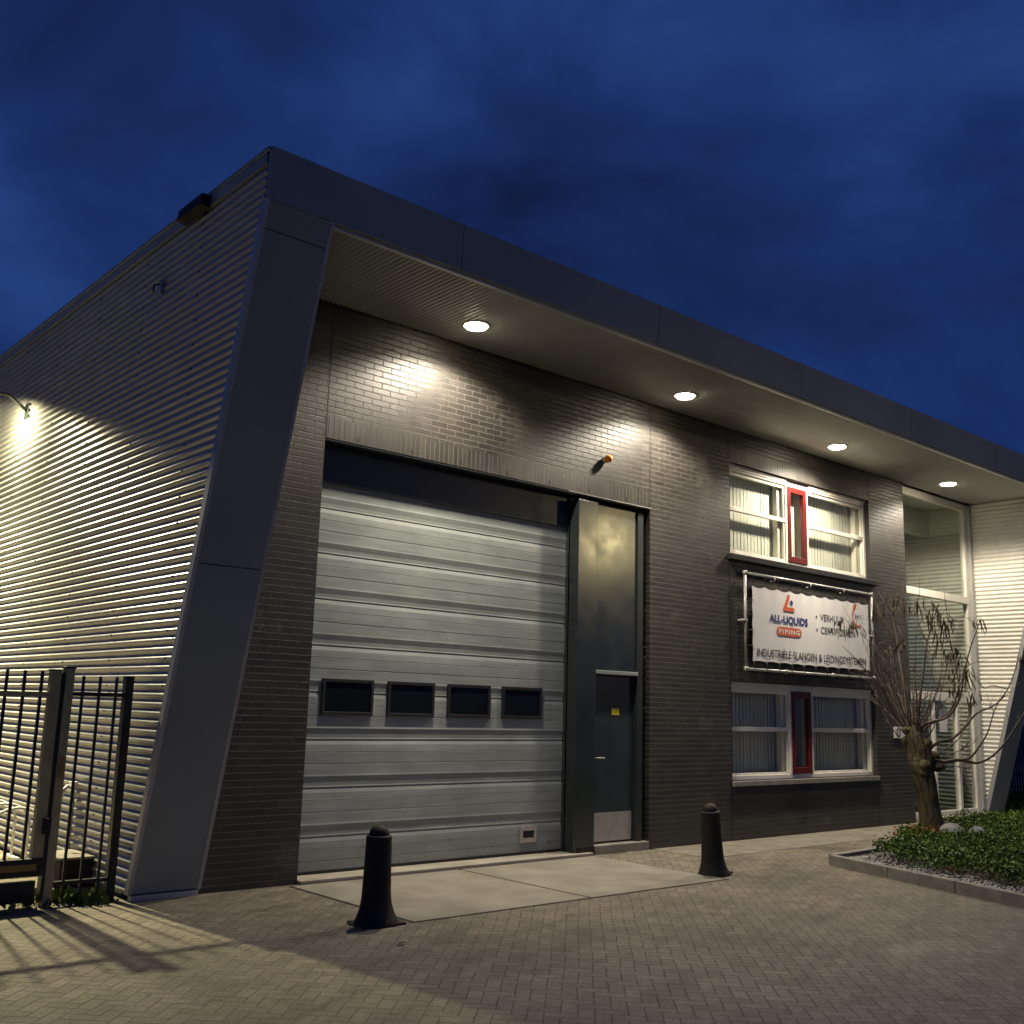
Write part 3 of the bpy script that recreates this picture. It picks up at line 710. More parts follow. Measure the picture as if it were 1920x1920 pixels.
# wall sign by the entrance
sg = MB(); sg.box(12.34, 12.86, -.022, -.004, 1.345, 1.525); so = sg.build('wall_sign', M['paper'], None, bevel=.003); tag(so, 'small white sign plate with a round emblem on the brick pier beside the entrance', 'sign')
m = MB(); cx, cz = 12.47, 1.435; n = 26
for k in range(n):
    if 3 < k < 6: continue
    a0 = 2*PI*k/n; a1 = 2*PI*(k+1)/n; ri, ro = .048, .070
    m.add([(cx+ri*math.cos(a0), -.0235, cz+ri*math.sin(a0)), (cx+ro*math.cos(a0), -.0235, cz+ro*math.sin(a0)), (cx+ro*math.cos(a1), -.0235, cz+ro*math.sin(a1)), (cx+ri*math.cos(a1), -.0235, cz+ri*math.sin(a1))], [(0,3,2,1)])
m.add([(cx-.02, -.0237, cz-.045), (cx+.0, -.0237, cz-.03), (cx+.03, -.0237, cz+.06), (cx-.005, -.0237, cz+.02)], [(0,1,2,3)])
m.build('emblem', M['ink'], so)

# ------------------------------------------------------------------ ground
g = MB(); g.quad((-900, -900, -.03), (900, -900, -.03), (900, 900, -.03), (-900, 900, -.03)); struct(g.build('ground', M['asphalt']))
g = MB(); g.quad((-24, -24, 0), (40, -24, 0), (40, 26, 0), (-24, 26, 0)); struct(g.build('paving', M['paver']))
g = MB(); g.box(1.46, 3.385, -1.96, -.085, -.02, .006); g.box(3.42, 5.38, -1.96, -.085, -.02, .006); struct(g.build('concrete_apron', M['conc'], bevel=.004))
g = MB(); g.quad((1.435, -1.985, .0035), (5.405, -1.985, .0035), (5.405, -.06, .0035), (1.435, -.06, .0035)); struct(g.build('apron_joint', M['soil']))
g = MB(); g.quad((6.45, -.9, .004), (16.0, -.78, .004), (16.0, -.01, .004), (6.45, -.01, .004)); struct(g.build('path', plain('path_slabs', (.19, .172, .135), .85, 0., .3, 4., bump=.4)))

# planting bed
K = [(17.5, -.95), (12.3, -1.0), (9.6, -1.45), (8.5, -1.93), (7.35, -2.0), (6.50, -4.6), (5.85, -7.5), (5.6, -9.0)]
def kerb(p0, p1, label):
    a = Vector((*p0, 0)); b = Vector((*p1, 0)); d = (b-a).normalized(); nn = Vector((d.y, -d.x, 0))*.10
    m = MB(); gap = d*.004; a2, b2 = a+gap, b-gap
    lo = [a2, b2, b2+nn, a2+nn]; m.add([(p.x, p.y, -.02) for p in lo]+[(p.x, p.y, .115) for p in lo], [(0,3,2,1),(4,5,6,7),(0,1,5,4),(1,2,6,5),(2,3,7,6),(3,0,4,7)])
    return m
kb = MB()
for p0, p1 in zip(K[3:-1], K[4:]):
    L = (Vector(p1)-Vector(p0)).length; n = max(1, round(L/1.0))
    for i in range(n):
        q0 = Vector(p0).lerp(Vector(p1), i/n); q1 = Vector(p0).lerp(Vector(p1), (i+1)/n); mk = kerb(q0, q1, ''); kb.add(mk.v, mk.f)
# normals point either way; a solid box reads the same
struct(kb.build('kerb', M['conc2'], bevel=.008))
poly = K+[(17.5, -9.0)]
g = MB(); g.add([(x, y, .075) for x, y in poly], [tuple(range(len(poly)))]); struct(g.build('planting_bed', M['soil']))

def inpoly(x, y, P):
    c = False; n = len(P)
    for i in range(n):
        x0, y0 = P[i]; x1, y1 = P[(i+1) % n]
        if (y0 > y) != (y1 > y) and x < (x1-x0)*(y-y0)/(y1-y0)+x0: c = not c
    return c
from mathutils import noise as mn
def leafcloud(m, cx, cy, cz, r, n, size, flat=.6, mi=0):
    for _ in range(n):
        u = random.uniform(-1, 1); a = random.uniform(0, 2*PI); q = math.sqrt(1-u*u)*(random.random()**.4)
        p = Vector((cx+r*q*math.cos(a), cy+r*q*math.sin(a), cz+r*flat*u))
        leaf(m, p, size*random.uniform(.6, 1.3), mi)
def leaf(m, p, s, mi=0, d=None):
    if d is None: d = Vector((random.gauss(0, 1), random.gauss(0, 1), random.gauss(.4, 1))).normalized()
    t = d.cross(Vector((random.gauss(0, 1), random.gauss(0, 1), random.gauss(0, 1)))).normalized()*s*.32
    m.add([p, p+d*s*.5+t, p+d*s, p+d*s*.5-t], [(0,1,2,3)], mi)
gc = MB(); inner = [(17.5, -1.1), (12.3, -1.12), (10.9, -1.25), (9.75, -1.52), (8.75, -1.97), (7.95, -2.10), (7.38, -2.75), (7.0, -4.0), (6.52, -5.5), (6.0, -9), (17.5, -9)]
tries = 0; cnt = 0
while cnt < 80000 and tries < 600000:
    tries += 1
    # denser near the picture
    x = 6.4+11*random.random()**1.3; y = -1.1-4.9*random.random()**1.2
    if not inpoly(x, y, inner): continue
    if (x-10.8)**2+(y+1.5)**2 < .13: continue
    h = mn.noise(Vector((x*1.9, y*1.9, 0)))*.5+mn.noise(Vector((x*5.5, y*5.5, 3)))*.5
    if h < -.30: continue
    hh = .07+.20*max(0, min(1, .55+h))
    if (x-10.35)**2+(y+1.85)**2 < .30: hh *= .35
    if (x-9.75)**2+(y+1.72)**2 < .06: continue
    if min((x-10.55)**2+(y+1.78)**2, (x-10.95)**2+(y+1.95)**2) < .035: continue
    z = .075+hh*random.random()**.45
    leaf(gc, Vector((x, y, z)), random.uniform(.022, .05)); cnt += 1
o = gc.build('ground_cover', M['green']); tag(o, 'low evergreen ground cover filling the kerbed bed', 'plants', kind='stuff')
rl = MB()
for _ in range(900):
    x = random.gauss(9.75, .22); y = random.gauss(-1.72, .10)
    if inpoly(x, y, K+[(17.5, -9)]): leaf(rl, Vector((x, y, (.10+random.random()*.16))), random.uniform(.03, .06))
for _ in range(500):
    x = random.uniform(7.2, 8.2); y = random.uniform(-5., -3.2)
    if inpoly(x, y, K+[(17.5, -9)]): leaf(rl, Vector((x, y, .085+random.random()*.05)), random.uniform(.02, .05))
tag(rl.build('russet_leaves', M['russet']), 'russet low leaves at the tip of the kerbed bed', 'plants', kind='stuff')
pb = MB()
def blob(m, c, r, sx=1., sy=1., sz=.6, seg=7, rings=4, jit=.15):
    vs = []; 
    for i in range(rings+1):
        th = PI*i/rings
        for k in range(seg):
            a = 2*PI*k/seg; q = r*(1+random.uniform(-jit, jit))
            vs.append((c[0]+sx*q*math.sin(th)*math.cos(a), c[1]+sy*q*math.sin(th)*math.sin(a), c[2]+sz*q*math.cos(th)))
    fs = [(i*seg+k, (i+1)*seg+k, (i+1)*seg+(k+1) % seg, i*seg+(k+1) % seg) for i in range(rings) for k in range(seg)]
    m.add(vs, fs, 0, True)
for _ in range(1500):
    t = random.random(); seg_i = random.choice([0, 1, 1, 2, 2])
    q0, q1 = K[3+seg_i], K[4+seg_i]; x = q0[0]+(q1[0]-q0[0])*t; y = q0[1]+(q1[1]-q0[1])*t
    off = .12+abs(random.gauss(0, .22)); dx, dy = (.94, -.3) if seg_i > 0 else (.1, -1)
    x += dx*off; y += dy*off-.0
    if not inpoly(x, y, poly): continue
    blob(pb, (x, y, .082), random.uniform(.008, .022), seg=5, rings=3)
tag(pb.build('pebbles', M['pebble']), 'pale gravel along the inside of the kerb', 'gravel', kind='stuff')
for (x, y, r, lab) in ((10.55, -1.78, .17, 'rounded grey boulder at the foot of the pollard willow'), (10.95, -1.95, .12, 'smaller dark boulder half hidden in the ground cover beside the grey one')):
    m = MB(); blob(m, (x, y, .14), r, 1.25, .95, .85, 14, 9, .07); tag(m.build('boulder', M['stone']), lab, 'rock')
m = MB(); blob(m, (7.02, -3.1+.0, .03), .0001); 

# ------------------------------------------------------------------ pollard willow
tr = thing('pollard_willow', (10.8, -1.36, 0), 'bare pollard willow with a knobbly mossy trunk and long curved shoots, beside the entrance', 'tree')
pts = [(10.84, -1.38, -.02), (10.82, -1.37, .12), (10.80, -1.36, .3), (10.79, -1.34, .54), (10.76, -1.32, .83), (10.73, -1.30, .98), (10.73, -1.30, 1.10), (10.71, -1.27, 1.27), (10.66, -1.23, 1.44), (10.62, -1.20, 1.55)]
rad = [.18, .158, .142, .138, .140, .170, .178, .142, .11, .05]
def densify(P, Rr, k=6):
    op, orr = [], []
    for i in range(len(P)-1):
        for q in range(k):
            t = q/k; op.append(tuple(P[i][c]*(1-t)+P[i+1][c]*t for c in range(3))); orr.append(Rr[i]*(1-t)+Rr[i+1]*t)
    op.append(P[-1]); orr.append(Rr[-1]); return op, orr
m = MB(); P, Rr = densify(pts, rad); 
rr = []
for i, q in enumerate(Rr): rr.append(q*(1+.05*mn.noise(Vector((0, 0, i*.7)))))
o0 = len(m.v); m.tube(P, rr, 22)
for i in range(o0, len(m.v)):   # ridged, lumpy bark
    v = Vector(m.v[i]); ring = (i-o0)//22; c = Vector(P[min(ring, len(P)-1)]); d = v-c; d.z = 0
    a = math.atan2(d.y, d.x); lump = .16*mn.noise(Vector((math.cos(a)*3.2, math.sin(a)*3.2, v.z*1.3)))+.22*mn.noise(Vector((math.cos(a)*1.5, math.sin(a)*1.5, v.z*4)))*(1 if .85 < v.z < 1.3 else .45)
    m.v[i] = tuple(v+d*lump)
for (x, y, z, r) in ((10.60, -1.42, 1.03, .085), (10.88, -1.46, 1.02, .10), (10.84, -1.22, 1.12, .09), (10.62, -1.15, 1.36, .07), (10.74, -1.38, 1.33, .085), (10.62, -1.38, .93, .07), (10.80, -1.46, 1.16, .07), (10.57, -1.17, 1.5, .055)):
    blob(m, (x, y, z), r, 1, 1, .85, 10, 7, .12)
m.build('trunk', M['bark'], tr)
ST = {'A': [(10.56, -1.14, 1.55), (10.39, -1.08, 1.74), (10.27, -1.06, 1.92), (10.17, -1.06, 2.07), (10.03, -1.04, 2.17), (9.87, -0.98, 2.31), (9.71, -0.93, 2.46), (9.57, -0.81, 2.64)], 'A2': [(10.17, -1.06, 2.07), (10.04, -1.2, 2.14)], 'B': [(10.62, -1.2, 1.5), (10.63, -1.1, 1.93), (10.63, -0.99, 2.04), (10.52, -0.89, 2.31)], 'C': [(10.61, -1.18, 1.5), (10.7, -1.1, 2.11), (10.78, -1.01, 2.46), (10.87, -0.94, 2.68), (10.94, -0.83, 3.21), (10.96, -0.85, 3.46)], 'D': [(10.63, -1.21, 1.5), (10.58, -1.23, 1.95), (10.51, -1.24, 2.57), (10.47, -1.27, 2.88), (10.46, -1.26, 3.33)], 'E': [(10.69, -1.25, 1.4), (10.73, -1.29, 1.79), (10.77, -1.32, 2.11), (10.81, -1.36, 2.42), (10.85, -1.4, 2.75), (10.92, -1.45, 3.0), (10.94, -1.47, 3.31)], 'F': [(10.67, -1.24, 1.33), (10.69, -1.34, 1.55), (10.76, -1.47, 1.63), (10.83, -1.62, 1.68), (10.89, -1.74, 1.82), (10.9, -1.84, 2.04), (10.9, -1.91, 2.35), (10.91, -2.0, 2.66), (10.93, -2.1, 2.92), (10.97, -2.13, 3.05)], 'G': [(10.71, -1.27, 1.35), (10.89, -1.3, 1.53), (11.1, -1.35, 1.64), (11.36, -1.46, 1.81), (11.55, -1.49, 2.12), (11.67, -1.47, 2.44), (11.62, -1.43, 2.71)], 'H': [(10.8, -1.35, 1.2), (10.96, -1.44, 1.34), (11.14, -1.55, 1.39), (11.31, -1.66, 1.55), (11.49, -1.77, 1.76), (11.73, -1.93, 1.89), (11.89, -2.03, 2.08), (12.03, -2.1, 2.35), (12.1, -2.16, 2.64)], 'I': [(10.82, -1.38, 1.02), (10.96, -1.64, 1.11), (11.03, -1.84, 1.14), (11.03, -1.99, 1.3), (11.02, -2.13, 1.51), (10.99, -2.26, 1.82), (11.09, -2.35, 2.03)], 'J': [(10.82, -1.36, 1.03), (11.18, -1.64, 1.1), (11.38, -1.79, 1.07), (11.58, -1.92, 1.17), (11.76, -2.04, 1.37), (11.92, -2.15, 1.63), (12.09, -2.26, 1.88), (12.22, -2.37, 2.07)], 'K': [(10.85, -1.4, 0.95), (10.69, -1.68, 1.06), (10.56, -1.99, 1.01)], 'L': [(10.8, -1.35, 1.1), (11.09, -1.45, 1.24), (11.34, -1.5, 1.34), (11.56, -1.53, 1.5), (11.75, -1.54, 1.77), (11.78, -1.56, 1.95)], 'M': [(10.72, -1.3, 1.3), (10.93, -1.39, 1.53), (11.03, -1.41, 1.8), (11.15, -1.45, 2.13), (11.21, -1.5, 2.42)], 'N': [(10.81, -1.36, 1.08), (11.0, -1.73, 1.24), (11.03, -1.97, 1.39)], 'O': [(10.56, -1.15, 1.5), (10.54, -0.91, 1.75), (10.58, -0.73, 1.86)], 'P': [(10.52, -0.89, 2.31), (10.43, -0.81, 2.66), (10.23, -0.64, 2.92), (10.18, -0.6, 3.0)], 'Q': [(10.85, -1.4, 2.75), (10.77, -1.32, 3.05), (10.79, -1.34, 3.4)], 'R': [(11.60, -1.48, 2.2), (11.61, -1.42, 2.52), (11.56, -1.38, 2.99), (11.56, -1.37, 3.23)], 'S': [(11.93, -2.03, 2.12), (11.79, -1.89, 2.17), (11.69, -1.8, 2.13), (11.56, -1.69, 2.34), (11.51, -1.65, 2.43)], 'T': [(10.90, -0.9, 2.85), (10.82, -0.73, 3.12), (10.77, -0.69, 3.32)]}
TH = dict(A=.020, A2=.009, B=.014, C=.020, D=.017, E=.030, F=.028, G=.022, H=.026, I=.024, J=.028, K=.013, L=.014, M=.013, N=.012, O=.010, P=.008, Q=.010, R=.009, S=.009, T=.008)
def catmull(P, k=5):
    P = [Vector(p) for p in P]
    if len(P) < 3: return P
    out = []
    for i in range(len(P)-1):
        p0 = P[max(i-1, 0)]; p1 = P[i]; p2 = P[i+1]; p3 = P[min(i+2, len(P)-1)]
        for q in range(k):
            t = q/k; out.append(.5*((2*p1)+(p2-p0)*t+(2*p0-5*p1+4*p2-p3)*t*t+(3*p1-p0-3*p2+p3)*t**3))
    out.append(P[-1]); return out
fine = MB()
for k_, P0 in ST.items():
    P = catmull(P0, 6); n = len(P); r0 = TH[k_]*.85
    if k_ not in ('A2', 'P', 'Q', 'R', 'S', 'T'):
        bm_ = MB(); bm_.tube(P, [max(.0035, r0*(1-.78*i/(n-1))) for i in range(n)], 7); bm_.build('branch', M['twig'], tr)
    else: fine.tube(P, [max(.003, r0*(1-.7*i/(n-1))) for i in range(n)], 5)
    # side twigs in the outer half
    for q in range(random.randint(2, 4)):
        i = random.randint(int(n*.45), n-1); p = P[i]; d = (P[min(i+1, n-1)]-P[max(i-1, 0)]).normalized()
        dd = (d+Vector((random.uniform(-.9, .9), random.uniform(-.9, .9), random.uniform(-.1, .6)))).normalized(); L = random.uniform(.15, .42)
        c = p+dd*L*.5+Vector((0, 0, .02)); e_ = p+dd*L+Vector((0, 0, .06))
        fine.tube([p, c, e_], [.005, .0035, .002], 4)
for q in range(30):
    a = random.uniform(0, 2*PI); lean = random.uniform(.15, 1.15); h0 = random.choice([1.0, 1.1, 1.3, 1.42, 1.5]); L = random.uniform(.6, 1.75)
    bx, by_ = (10.75, -1.32) if h0 < 1.2 else (10.67, -1.24)
    d0 = Vector((math.cos(a)*lean, math.sin(a)*lean, .8)).normalized(); P = [Vector((bx, by_, h0))+d0*.08]
    for w_ in range(7):
        d0 = (d0+Vector((random.gauss(0, .05), random.gauss(0, .05), .16))).normalized(); P.append(P[-1]+d0*L/7)
    fine.tube(P, [.0085-.0009*w_ for w_ in range(8)], 5)
    for w_ in (3, 4, 5, 6, 7):
        if random.random() < .7:
            e1 = P[w_]+Vector((random.gauss(0, .13), random.gauss(0, .13), random.uniform(.02, .2))); fine.tube([P[w_], (P[w_]+e1)/2+Vector((0, 0, .02)), e1], [.004, .003, .0015], 4)
fine.build('twigs', M['twig'], tr)['kind'] = 'stuff'
LF = [(10.27, -1.23, 3.4, 0.5), (10.37, -0.91, 3.27, 0.5), (10.67, -1.41, 3.38, 0.67), (10.97, -1.36, 3.26, 0.75), (11.06, -1.41, 3.34, 0.42), (10.56, -1.71, 3.24, 0.5), (10.61, -1.83, 3.13, 0.5), (11.45, -1.47, 3.13, 0.5), (10.78, -1.65, 2.92, 0.5), (10.92, -1.81, 2.7, 0.33), (11.55, -1.34, 2.71, 0.5), (11.12, -1.67, 2.6, 0.42), (11.43, -1.45, 2.39, 0.5), (11.11, -1.65, 2.15, 0.42), (11.41, -1.69, 2.43, 0.75), (10.96, -1.95, 2.03, 0.42), (11.58, -1.85, 3.13, 0.5), (10.33, -0.45, 3.03, 0.38), (10.07, -0.68, 2.99, 0.42), (10.11, -0.43, 3.04, 0.33), (10.77, -1.1, 3.37, 0.5), (10.13, -1.35, 2.81, 0.42), (12.12, -2.15, 2.64, 0.42), (10.98, -1.38, 2.68, 0.33)]
lv = MB(); allp = [Vector(p) for P0 in ST.values() for p in catmull(P0, 3)]
for (x, y, z, L) in LF:
    top = Vector((x, y, z)); near = min(allp, key=lambda q: (q-top).length if q.z > z-.9 else 9)
    mid = (near+top)/2+Vector((0, 0, .05)); lv.tube([near, mid, top], [.004, .003, .002], 4, 1)
    for q in range(random.randint(9, 14)):
        p = top+Vector((random.gauss(0, .05), random.gauss(0, .05), random.uniform(-.12, .04)))
        ln = L*random.uniform(.25, .55); d = Vector((random.gauss(0, .16), random.gauss(0, .16), -1)).normalized()
        w = d.cross(Vector((random.gauss(0, 1), random.gauss(0, 1), .1))).normalized()*random.uniform(.007, .014)
        bend = Vector((random.gauss(0, .03), random.gauss(0, .03), 0))
        p0, p1, p2, p3 = p, p+d*ln*.35+bend*.5, p+d*ln*.7+bend, p+d*ln
        lv.add([p0, p1+w, p1-w, p2+w*.8, p2-w*.8, p3], [(0,1,2), (2,1,3,4), (4,3,5)], 0)
lvo = lv.build('hanging_leaves', [M['dryleaf'], M['twig']], tr); lvo['kind'] = 'stuff'

# ------------------------------------------------------------------ bollards
def bollard(x, y, rz, lab):
    o = thing('bollard', (x, y, 0), lab, 'bollard', 'old cast iron bollards in front of the unit')
    return o
b0 = bollard(1.165, -1.86, 0, 'nearly black cast iron bollard in front of the sectional door, left of the two')
seg = 16; prof = [(.168, .0), (.163, .02), (.148, .05), (.131, .10), (.119, .16), (.113, .24), (.108, .36), (.104, .50), (.101, .628), (.103, .640), (.097, .652), (.082, .656)]
m = MB(); m.lathe(prof, 1.165, -1.86, seg, smooth=True)
for i, v in enumerate(m.v):   # flare kicks out more towards +x, like the photographed casting
    zz = v[2]; kx = max(0, .18-zz)/.18
    m.v[i] = (v[0]+(v[0] > 1.165)*kx*.03, v[1], v[2])
body = m.build('body', M['iron'], b0)
m = MB(); m.lathe([(.080, .650), (.080, .668), (.072, .695), (.052, .716), (.025, .728), (.004, .731)], 1.165, -1.86, seg); cap = m.build('cap', M['iron'], b0)
m = MB(); m.box(.99, 1.34, -1.97, -1.75, 0, .012); m.box(1.25, 1.36, -2.00, -1.90, 0, .018); m.box(1.02, 1.10, -1.78, -1.69, 0, .015); foot = m.build('foot_plate', M['iron'], b0, bevel=.004)
b1 = bollard(5.50, -1.70, 0, 'brown tilted cast iron bollard with paler cap, in front of the brick pier')
for o in (body, cap, foot):
    c = o.copy(); COL.objects.link(c); c.parent = b1; c.matrix_parent_inverse = Matrix.Translation((-1.165, 1.86, 0))
b1.rotation_euler = (math.radians(-1.), math.radians(-4.5), math.radians(15)); b1.location.z = -.006

# ------------------------------------------------------------------ gate and fence
FY = .15
def bar(m, x, z0, z1, w=.022, y=FY): m.box(x-w/2, x+w/2, y-w/2, y+w/2, z0, z1)
gt = thing('sliding_gate', (-2.6, FY, 0), 'black sliding bar gate with olive end post and heavy bottom beam, at the left edge', 'gate')
m = MB(); m.box(-4.6, -.775, FY-.02, FY+.02, 1.633, 1.672); m.build('top_rail', M['post'], gt, bevel=.003)
m = MB(); m.box(-4.6, -.69, FY-.06, FY+.06, .24, .375); m.build('bottom_beam', M['fence'], gt, bevel=.005)
m = MB(); m.box(-4.6, -.74, FY-.064, FY-.0605, .285, .335); m.build('ochre_strip', M['ochre'], gt)
m = MB(); m.box(-4.6, -.72, FY-.02, FY+.04, .04, .20); m.build('guide_rail', M['fence'], gt)
m = MB(); m.box(-.772, -.692, FY-.04, FY+.04, .375, 1.846); m.build('end_post', M['post'], gt, bevel=.004)
m = MB(); m.box(-.775, -.689, FY-.043, FY+.043, 1.846, 1.856); m.build('post_cap', M['fence'], gt)
k = 0; x = -.833
while x > -4.6:
    m = MB(); bar(m, x, .36, 1.838, .021); m.build('bar', M['fence'], gt); x -= .134
m = MB(); m.box(-.72, -.66, FY-.075, FY-.035, .56, .68); m.build('lock_case', M['fence'], gt, bevel=.006)
gp = thing('gate_portal', (-.625, FY, 0), 'tall olive gate post with black cap between the sliding gate and the short fence', 'gate post')
m = MB(); m.box(-.660, -.590, FY-.05, FY+.05, 0, 1.866); m.build('post', M['post'], gp, bevel=.004)
m = MB(); m.box(-.668, -.582, FY-.056, FY+.056, 1.866, 1.882); m.build('post_cap', M['fence'], gp, bevel=.003)
m = MB(); m.box(-.649, -.607, FY-.062, FY-.0505, .99, 1.15); m.build('sensor', M['ochre'], gp, bevel=.003)
m = MB(); m.box(-.684, -.663, FY-.045, FY+.045, .05, 1.83); m.build('side_plate', M['fence'], gp)
fn = thing('bar_fence', (-.35, FY, 0), 'short black bar fence panel between the gate post and the corner of the building', 'fence')
for x in (-.499, -.361, -.221):
    m = MB(); bar(m, x, .055, 1.812, .020); m.build('bar', M['fence'], fn)
m = MB(); m.box(-.59, -.15, FY-.02, FY+.02, 1.648, 1.68); m.build('rail', M['fence'], fn)
m = MB(); m.box(-.59, -.15, FY-.02, FY+.02, .150, .18); m.build('rail', M['fence'], fn)
m = MB(); m.box(-.155, -.085, FY-.04, FY+.04, 0, 1.815); m.build('post', M['fence'], fn, bevel=.004)
m = MB(); m.box(-.158, -.082, FY-.043, FY+.043, 1.815, 1.825); m.build('post_cap', M['fence'], fn)

# things behind the fence
ub = thing('utility_box', (-.16, 1.1, 0), 'dark utility box standing against the corrugated wall behind the fence', 'box')
m = MB(); m.box(-.30, -.03, .82, 1.30, .02, .24); m.build('case', M['iron'], ub, bevel=.01); m = MB(); m.box(-.32, -.02, .80, 1.32, .24, .262); m.build('lid', M['conc2'], ub, bevel=.005)
tp_ = thing('wall_tap', (-.05, 1.4, .8), 'pale outdoor tap with pipe on the corrugated wall behind the fence', 'tap')
m = MB(); m.tube([(-.045, 1.4, .05), (-.045, 1.4, .72)], .013, 8); m.build('pipe', M['galv'], tp_)
m = MB(); m.tube([(-.045, 1.4, .72), (-.06, 1.4, .80), (-.12, 1.38, .82), (-.16, 1.37, .78), (-.165, 1.37, .72)], .018, 8); m.box(-.09, -.03, 1.36, 1.44, .80, .86); m.build('spout', M['paper'], tp_)
rk = thing('tube_rack', (-.35, 2.2, 0), 'white tubular bike rack by the corrugated wall behind the gate', 'rack')
for q, yy in enumerate((1.9, 2.35, 2.8)):
    m = MB(); P = [(-.12, yy, .02)]+[(-.12-.25*(1-math.cos(a))*1.0, yy, .42+.17*math.sin(a)) for a in [PI*i/8 for i in range(9)]]+[(-.62, yy, .02)]
    m.tube(P, .014, 8); m.build('hoop', M['paper'], rk)
m = MB(); m.tube([(-.12, 1.8, .03), (-.12, 2.9, .03)], .016, 8); m.tube([(-.62, 1.8, .03), (-.62, 2.9, .03)], .016, 8); m.build('base_rail', M['paper'], rk)
wd = MB()
for _ in range(420):
    x = random.uniform(-1.6, -.05); y = random.gauss(.22, .13); p = Vector((x, y, .0)); 
    if random.random() < .55: x = random.gauss(-.36, .1)
    p = Vector((x, y, 0)); d = Vector((random.gauss(0, .6), random.gauss(0, .6), 1)).normalized()
    leaf(wd, p, random.uniform(.03, .11), 0, d)
tag(wd.build('weeds', M['grass']), 'dry weeds and leaf litter along the foot of the gate and fence', 'weeds', kind='stuff')
for (x, y, lab) in ((3.30, -.035, 'small dark leaf stuck in the joint of the door threshold'), (.88, -2.55, 'dark dry leaf lying on the pavers right of the gate shadow'),):
    m = MB(); m.add([(x, y, .010), (x+.05, y-.02, .03), (x+.08, y+.01, .012), (x+.03, y+.04, .035)], [(0,1,2,3)]); tag(m.build('fallen_leaf', M['dryleaf']), lab, 'leaf')

# street lamp across the road (it shows as the yellow reflection in the glossy panel above the personnel door)
sl_ = thing('street_lamp', (26., -19.2, 0), 'lit street lamp across the road, reflected yellow in the dark panel above the door', 'street lamp')
m = MB(); m.tube([(26., -19.2, 0), (26., -19.2, 1.2), (26., -19.2, 7.9)], [.09, .085, .05], 12); m.tube([(26., -19.2, 7.8), (25.8, -19.0, 8.1), (25.1, -18.35, 8.2)], .03, 8); m.build('pole', M['dark'], sl_)
m = MB(); m.box(24.75, 25.25, -18.5, -18.2, 8.19, 8.29); m.build('lamp_head', M['dark'], sl_, bevel=.03)
m = MB(); m.lathe([(.14, .0), (.13, -.05), (.08, -.09), (.01, -.10)], 25.0, -18.35, 16, z0=8.188); m.build('lens', M['street'], sl_)
ld = bpy.data.lights.new('street_bulb', 'POINT'); ld.energy = 850; ld.color = (1., .80, .38); ld.shadow_soft_size = .16
lo = bpy.data.objects.new('street_bulb', ld); COL.objects.link(lo); lo.parent = sl_; lo.location = (-1.0, .85, 8.0)

# ------------------------------------------------------------------ right background: fence, verge, conifers
vg = MB()
for _ in range(9000):
    x = random.uniform(16.4, 24); y = random.uniform(-1.5, 2.2)
    leaf(vg, Vector((x, y, 0)), random.uniform(.05, .13), 0, Vector((random.gauss(0, .4), random.gauss(0, .4), 1)).normalized())
tag(vg.build('verge_grass', M['grass']), 'grass verge beyond the right leaning column', 'grass', kind='stuff')
bf = thing('bar_fence', (20, 1.6, 0), 'black spiked bar fence behind the right leaning column', 'fence')
for i in range(40):
    x = 16.3+i*.14; m = MB(); bar(m, x, .12, 1.85, .022, 1.6); m.add([(x-.011, 1.589, 1.85), (x+.011, 1.589, 1.85), (x+.011, 1.611, 1.85), (x-.011, 1.611, 1.85), (x, 1.6, 1.92)], [(0,1,4),(1,2,4),(2,3,4),(3,0,4)]); m.build('bar', M['fence'], bf)
m = MB(); m.box(16.2, 22.0, 1.585, 1.63, .22, .26); m.box(16.2, 22.0, 1.585, 1.63, 1.66, 1.70); m.build('rail', M['fence'], bf)
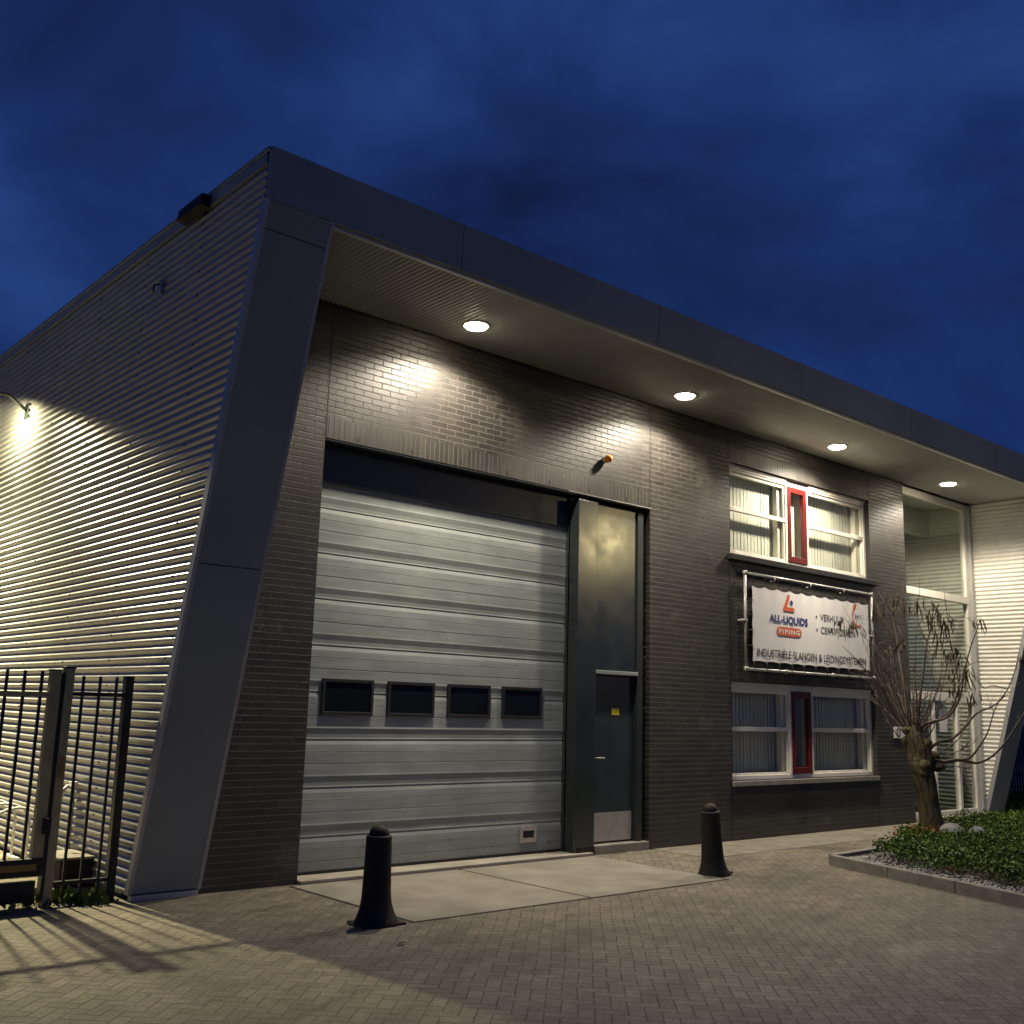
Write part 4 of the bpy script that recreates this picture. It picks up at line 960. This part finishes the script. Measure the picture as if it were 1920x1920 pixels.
for n, (x, y, h) in enumerate(((17.6, 4.2, 5.2), (19.4, 4.6, 6.0), (21.4, 4.4, 5.4), (23.6, 4.8, 6.2))):
    t_ = thing('conifer', (x, y, 0), ('dark conifer closest to the right leaning column, behind the spiked fence', 'tall dark conifer second from the right leaning column', 'dark conifer third from the right leaning column', 'dark conifer farthest from the right leaning column')[n], 'tree', 'conifers behind the spiked fence')
    m = MB(); m.tube([(x, y, 0), (x+.05, y, h*.5), (x, y, h*.92)], [.14, .09, .02], 8)
    for q in range(26):
        z = h*(.08+.86*q/26); a = random.uniform(0, 2*PI); R_ = 1.35*(1-z/h)+.15; m.tube([(x, y, z), (x+R_*.8*math.cos(a), y+R_*.8*math.sin(a), z+.12)], [.025, .006], 4)
    m.build('trunk', M['bark'], t_)
    m = MB()
    for _ in range(5200):
        z = h*random.random()**1.25; R_ = (1.45*(1-z/h)+.18)*(1+.35*mn.noise(Vector((x, z*2.2, n*3.))))
        a = random.uniform(0, 2*PI); q = R_*random.random()**.5
        if mn.noise(Vector((x+q*math.cos(a)*1.6, y+q*math.sin(a)*1.6, z*1.6))) < -.28: continue
        leaf(m, Vector((x+q*math.cos(a), y+q*math.sin(a), z+.1)), random.uniform(.10, .22))
    m.build('crown', M['conifer'], t_)

# ------------------------------------------------------------------ dusk sky
w = bpy.data.worlds.new('World'); scn.world = w; w.use_nodes = True
nt = w.node_tree; N = nt.nodes; L_ = nt.links; N.clear()
out = N.new('ShaderNodeOutputWorld'); bg = N.new('ShaderNodeBackground'); L_.new(bg.outputs[0], out.inputs[0])
sky = N.new('ShaderNodeTexSky'); sky.sky_type = 'NISHITA'; sky.sun_disc = False; sky.sun_elevation = math.radians(-4); sky.sun_rotation = math.radians(230)
tc = N.new('ShaderNodeTexCoord'); mp = N.new('ShaderNodeMapping'); L_.new(tc.outputs['Generated'], mp.inputs[0]); mp.inputs['Scale'].default_value = (1., 1., 1.7); mp.inputs['Location'].default_value = (2.3, .4, 1.1)
n1 = N.new('ShaderNodeTexNoise'); L_.new(mp.outputs[0], n1.inputs['Vector']); n1.inputs['Scale'].default_value = 2.3; n1.inputs['Detail'].default_value = 9; n1.inputs['Roughness'].default_value = .52; n1.inputs['Distortion'].default_value = .35
rp = N.new('ShaderNodeValToRGB'); L_.new(n1.outputs['Fac'], rp.inputs[0]); e = rp.color_ramp.elements
e[0].position = .33; e[0].color = (.0048, .0105, .048, 1); e[1].position = .68; e[1].color = (.0190, .057, .225, 1)
q = e.new(.5); q.color = (.0090, .0265, .118, 1)
ad = N.new('ShaderNodeMix'); ad.data_type = 'RGBA'; ad.blend_type = 'ADD'; ad.inputs[0].default_value = .05
L_.new(rp.outputs[0], ad.inputs[6]); L_.new(sky.outputs[0], ad.inputs[7]); L_.new(ad.outputs[2], bg.inputs[0]); bg.inputs[1].default_value = 1.

vs_ = scn.view_settings; vs_.view_transform = 'Standard'; vs_.look = 'None'; vs_.exposure = 0; vs_.gamma = 1; vs_.use_curve_mapping = False
scn.cycles.max_bounces = 6; scn.cycles.sample_clamp_indirect = 4.
